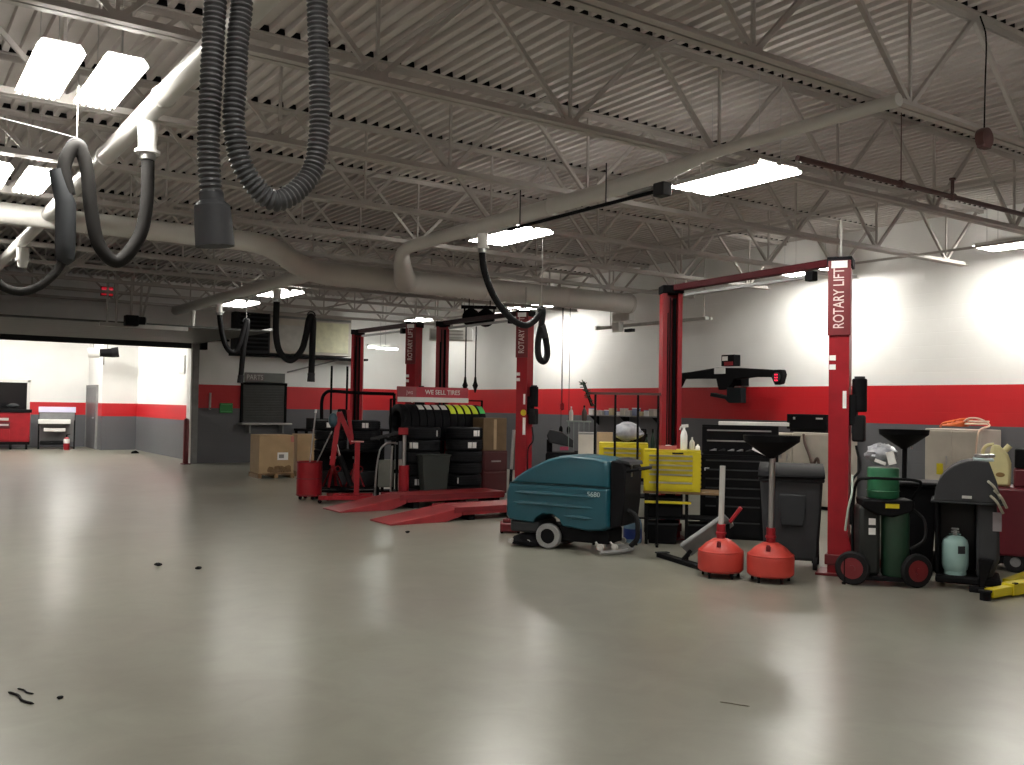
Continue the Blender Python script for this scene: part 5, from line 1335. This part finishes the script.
MB().bb(-0.06,0.02,-0.268,-0.262,0.835,0.86).build('badge', LGREY, t)
MB().bb(-0.32,0.28,-0.275,0.25,0.785,0.802).build('shelf_lip', DGREY, t, bev=0.006)
mb = MB()
for k,(x,z) in enumerate(((0.15,1.0),(0.20,0.92),(0.17,0.87))): mb.tube(spline([(x,-0.26,z),(x+0.05,-0.31,z-0.05),(x+0.10,-0.28,z-0.15)],5),0.012,6)
mb.build('gauge_hose', M('hose_olive_grey',(0.25,0.24,0.18),0.5), t)
MB().bb(0.03,0.20,-0.20,0.14,1.172,1.20).build('top_panel', M('pale_aqua_panel',(0.36,0.45,0.46),0.5), t, bev=0.01)
MB().lathe([(0.055,0),(0.06,0.005),(0.06,0.03),(0.05,0.035)],16,(0.10,-0.10,1.20)).lathe([(0.04,0),(0.045,0.005),(0.045,0.03),(0.035,0.035)],16,(0.17,0.02,1.20)).build('gauge', STEEL, t)
MB().bb(-0.27,-0.13,-0.12,0.08,1.08,1.15).build('folded_paper', M('pale_pink_grey',(0.45,0.36,0.36),0.6), t) if False else None
mb = MB(); mb.bb(0.19,0.262,-0.207,-0.201,0.55,0.72); mb.build('worn_patch', M('worn_grey',(0.20,0.18,0.19),0.7), t)
for (x,y) in ((-0.22,0.15),(0.20,0.15)): MB().cyl((x-0.02,y,0.06),(x+0.02,y,0.06),0.06,n=16).build('wheel', RUBBER, t)
MB().prism([(0.08,0.02),(0.08,0.30),(0.20,0.30),(0.12,0.03)],-0.27,-0.20).bb(-0.0,0.14,-0.30,-0.21,0.0,0.05).build('front_foot', BLACK, t, bev=0.01)
azr = R(60); ex = Vector((math.cos(azr), -math.sin(azr), 0)); ey = Vector((math.sin(azr), math.cos(azr), 0))
tp = Vector((8.44,4.78,0.121))-ex*0.115-ey*0.08
t = thing('refrigerant_tank', 'pale aqua gas tank standing in the grey recovery machine', 'gas tank', tuple(tp), az=60)
MB().lathe([(0.01,0.015),(0.075,0.015),(0.105,0.05),(0.114,0.09),(0.114,0.27),(0.102,0.315),(0.07,0.345),(0.03,0.355),(0.01,0.355)],28,cap=False).build('tank_shell', TANK, t)
MB().lathe([(0.085,0.0),(0.095,0.0),(0.095,0.03),(0.085,0.03)],20).build('foot_ring', TANK, t)
MB().cyl((0,0,0.355),(0,0,0.40),0.018,n=10).cyl((-0.035,0,0.385),(0.035,0,0.385),0.012,n=8).torus((0,0,0.415),0.026,0.008,'z',12,6).build('valve', MGREY, t)
MB().torus((0,0.0,0.36),0.055,0.007,'z',16,6,0.6,2.6).build('collar_guard', TANK, t)
arc_strip(0.1145,R(-78),R(-45),0.20,0.27).build('tank_label', DGREY, t)

# ------------------------------------------------------------------ maroon machine, jug, case, yellow arm
t = thing('maroon_machine', 'dark maroon wheeled machine at the right frame edge', 'machine cabinet', (9.88,4.98,0), az=63)
MAR = M('maroon_enamel', (0.095,0.008,0.015), 0.4)
MB().bb(-0.40,0.45,-0.28,0.28,0.16,0.86).build('body', MAR, t, bev=0.03)
MB().bb(0.02,0.24,-0.296,-0.281,0.28,0.58).build('tan_panel', M('tan_plate',(0.45,0.32,0.16),0.5), t, bev=0.006)
MB().bb(-0.36,0.42,-0.24,0.24,0.08,0.16).build('chassis', BLACK, t)
for (x,y) in ((-0.10,-0.24),(0.36,-0.24),(-0.30,0.2),(0.36,0.2)):
    w = MB().lathe([(0.05,-0.03),(0.10,-0.03),(0.11,-0.015),(0.11,0.015),(0.10,0.03),(0.05,0.03)],20,(x,y,0.11),'y',cap=False).build('wheel', RUBBER, t)
    MB().cyl((x,y-0.02,0.11),(x,y+0.02,0.11),0.052,n=14).build('hub', MGREY, w)
MB().bb(-0.12,0.44,-0.20,0.22,0.86,1.05).build('rear_tower', MAR, t, bev=0.02)
azr = R(63); ex = Vector((math.cos(azr), -math.sin(azr), 0)); ey = Vector((math.sin(azr), math.cos(azr), 0)); mc = Vector((9.88,4.98,0))
t = thing('black_case', 'black case standing on the maroon machine at right edge', 'case', tuple(mc+ex*0.06+Vector((0,0,1.051))), az=63)
MB().bb(-0.17,0.24,-0.16,0.16,0,0.20).build('case_body', BLACK, t, bev=0.015)
MB().bb(-0.05,0.10,-0.168,-0.161,0.08,0.11).build('latch', DGREY, t)
MB().tube(spline([(-0.06,0,0.195),(-0.05,0,0.24),(0.11,0,0.24),(0.12,0,0.195)],5),0.012,8).build('handle', DGREY, t)
t = thing('plastic_jug', 'yellowed plastic jug with handle on the maroon machine', 'jug', tuple(mc-ex*0.27-ey*0.12+Vector((0,0,0.861))), az=63)
MB().prism([(-0.125,0.0),(0.125,0.0),(0.13,0.24),(0.10,0.33),(0.02,0.42),(-0.045,0.43),(-0.07,0.34),(-0.12,0.30),(-0.13,0.24)],-0.075,0.075).build('jug_body', JUG, t, bev=0.03)
MB().tube(spline([(-0.11,0,0.27),(-0.135,0,0.34),(-0.10,0,0.41),(-0.03,0,0.43)],6),0.018,8).build('handle', JUG, t)
MB().cyl((0.07,0,0.365),(0.115,0,0.42),0.03,n=12).build('spout_cap', JUG, t)
MB().ball((0.03,-0.078,0.12),0.035,10,(1.2,0.12,0.7)).build('stain_label', M('brown_stain',(0.22,0.13,0.04),0.6), t)
t = thing('lift_arm', 'yellow telescopic lift arm lying on the floor at lower right', 'lift arm', (7.94,4.36,0), az=2)
MB().cyl((0.02,0,0.0),(0.02,0,0.07),0.045,n=16).build('pad_post', BLACK, t)
MB().cyl((0.02,0,0.07),(0.02,0,0.085),0.055,n=16).build('rubber_pad', RUBBER, t)
MB().bar((0.07,0.0,0.055),(0.48,-0.0,0.06),0.085,0.075,up=(0,0,1)).build('inner_arm', YELLOW, t, bev=0.006)
MB().bar((0.36,0.0,0.065),(1.35,0.01,0.07),0.115,0.105).build('outer_arm', YELLOW, t, bev=0.008)
MB().box((0.40,-0.045,0.118),(0.05,0.03,0.012)).cyl((0.75,0,0.118),(0.75,0,0.135),0.02,n=10).build('stop_pin', BLACK, t)
MB().bar((0.62,0.15,0.06),(1.4,0.30,0.07),0.09,0.09).build('second_arm', YELLOW, t, bev=0.008)
MB().bar((0.55,0.04,0.05),(0.66,0.17,0.05),0.07,0.06).build('link_plate', YELLOW, t)

# ------------------------------------------------------------------ far room furniture
t = thing('rolling_tool_cabinet', 'red tool chest on casters below the dark window in the far room', 'tool chest', (3.24,33.1,0), az=8)
MB().bb(-0.55,0.95,-0.3,0.3,0.24,1.15).build('body', RED, t, bev=0.015)
MB().bb(-0.52,0.40,-0.32,-0.301,0.30,0.62).build('drawer', RED, t, bev=0.006)
q = MB().bb(-0.52,0.40,-0.32,-0.301,0.66,0.86).build('drawer', MAR, t, bev=0.006)
MB().bb(-0.04,0.36,-0.335,-0.321,0.90,0.98).bb(-0.04,0.36,-0.335,-0.321,0.74,0.79).build('pull', LGREY, t)
MB().bb(-0.58,0.99,-0.33,0.33,1.15,1.25).build('black_top', BLACK, t, bev=0.01)
MB().bb(-0.55,0.95,-0.28,0.28,0.15,0.24).build('bottom_frame', BLACK, t)
for x in (-0.45,0.42,0.86):
    for y in (-0.2,0.2): MB().cyl((x-0.03,y,0.08),(x+0.03,y,0.08),0.08,n=14).bar((x,y,0.08),(x,y,0.16),0.05,0.05).build('caster', BLACK, t)
t = thing('cap', 'dark lump of cloth on top of the far red tool chest', 'cloth', (3.7,33.05,1.285), az=8)
MB().ball((0,0,0.07),0.13,10,(1.3,0.9,0.6),0.2).build('cloth_body', DGREY, t)
t = thing('work_stand', 'white topped stand with pale lilac panel in the far room', 'work stand', (4.93,32.9,0), az=9)
for x in (-0.50,0.52):
    for y in (-0.2,0.2): MB().bar((x,y,0),(x,y,1.30 if y>0 else 0.92),0.045,0.045).build('leg', BLACK, t)
MB().bb(-0.53,0.55,0.14,0.24,1.16,1.34).build('lilac_panel', LILAC, t, bev=0.008)
MB().bb(-0.52,0.40,-0.26,0.12,0.80,0.94).build('white_top', PAPER, t, bev=0.01)
MB().bb(-0.36,0.26,-0.22,0.1,0.56,0.66).build('white_drawer', PAPER, t, bev=0.008)
MB().bb(-0.50,0.52,0.16,0.20,0.22,1.16).build('back_panel', M('stand_back_grey',(0.16,0.165,0.17),0.5), t)
MB().bb(-0.46,0.35,-0.2,0.15,0.14,0.26).build('lower_box', BLACK, t, bev=0.02)
t = thing('fire_extinguisher', 'small red fire extinguisher on the floor by the white stand', 'fire extinguisher', (5.15,32.35,0))
MB().lathe([(0.01,0),(0.085,0),(0.09,0.02),(0.09,0.32),(0.06,0.38),(0.03,0.40),(0.01,0.40)],18,cap=False).build('cylinder', RED, t)
MB().cyl((0,0,0.40),(0,0,0.45),0.025,n=10).bar((-0.02,0,0.46),(0.10,0,0.49),0.025,0.02).build('valve_handle', BLACK, t)
MB().lathe([(0.0905,0.2),(0.0905,0.34)],18,cap=False).build('paper_label', PAPER, t)
t = thing('ceiling_heater', 'black and white tubular blower hanging in the far room', 'blower', (5.92,31.0,3.02), az=12)
MB().cyl((-0.45,0,0.0),(-0.12,0,0.02),0.15,n=20).build('white_drum', PAPER, t)
MB().cyl((-0.12,0,0.02),(0.25,0,0.03),0.12,0.14,20).build('black_barrel', BLACK, t)
MB().cyl((0.22,-0.12,0.03),(0.42,-0.12,0.06),0.15,0.16,20).build('black_outlet', RUBBER, t)
MB().bar((-0.3,0,0.1),(-0.3,0,1.17),0.02,0.02).bar((0.1,0,0.1),(0.1,0,1.17),0.02,0.02).build('hanger', MGREY, t)
MB().tube(spline([(0.0,0,-0.1),(0.0,0,-0.35)],3),0.015,6).build('cord', CHAR, t)
t = thing('floor_cone_base', 'tiny black object on the far room floor by the side wall', 'floor object', (6.6,29.6,0))
MB().prism([(-0.12,0),(0.12,0),(0.08,0.05),(0.02,0.09),(-0.08,0.06)],-0.05,0.05).build('lump', BLACK, t, bev=0.01)

# ------------------------------------------------------------------ litter and marks on the floor
def scrap(name, label, cat, loc, az, L, w, h, mat):
    t = thing(name, label, cat, loc, az=az)
    MB().tube(spline([(-L/2,0,h),(-L/6,w*0.6,h*1.1),(L/6,-w*0.4,h),(L/2,w*0.5,h)],5),[h*0.5]+[h]*14+[h*0.4],6).build('strip', mat, t) if L > 0.15 else MB().ball((0,0,h),h*1.6,8,(1.4,1,0.6),0.4).build('lump', mat, t)
scrap('rubber_strip', 'thin dark rubber strip on the floor at lower left', 'strip', (0.70,5.60,0), 75, 0.30, 0.02, 0.007, BLACK)
scrap('rubber_strip', 'short dark scrap just behind the thin strip at lower left', 'strip', (0.74,5.72,0), 70, 0.16, 0.01, 0.005, BLACK)
scrap('dark_crumb', 'dark crumb to the right of the thin strip at lower left', 'crumb', (0.88,5.50,0), 0, 0.05, 0.02, 0.008, BLACK)
scrap('dark_crumb', 'dark crumb on the floor in the left middle, left of two', 'crumb', (2.34,9.42,0), 0, 0.05, 0.02, 0.016, BLACK)
scrap('dark_crumb', 'dark crumb on the floor in the left middle, right of two', 'crumb', (2.62,9.05,0), 0, 0.05, 0.02, 0.014, BLACK)
scrap('dark_crumb', 'small dark crumb near the floor centre left of the ramps', 'crumb', (5.57,10.38,0), 0, 0.05, 0.02, 0.014, BLACK)
scrap('pale_scratch_strip', 'short pale sliver lying on the floor at lower right centre', 'sliver', (3.92,3.53,0), 60, 0.16, 0.004, 0.003, M('sliver_brown',(0.18,0.16,0.13),0.6))

# ------------------------------------------------------------------ render look
sc = bpy.context.scene
w = bpy.data.worlds.new('world'); sc.world = w; w.use_nodes = True
w.node_tree.nodes['Background'].inputs['Color'].default_value = (0.9, 0.95, 1.0, 1)
w.node_tree.nodes['Background'].inputs['Strength'].default_value = 0.02
sc.view_settings.view_transform = 'Standard'
sc.view_settings.look = 'None'
sc.view_settings.gamma = 1.0
sc.view_settings.use_curve_mapping = False
sc.view_settings.exposure = 0.12
sc.cycles.use_denoising = True
sc.cycles.max_bounces = 8
sc.cycles.diffuse_bounces = 4
sc.cycles.sample_clamp_indirect = 6.0
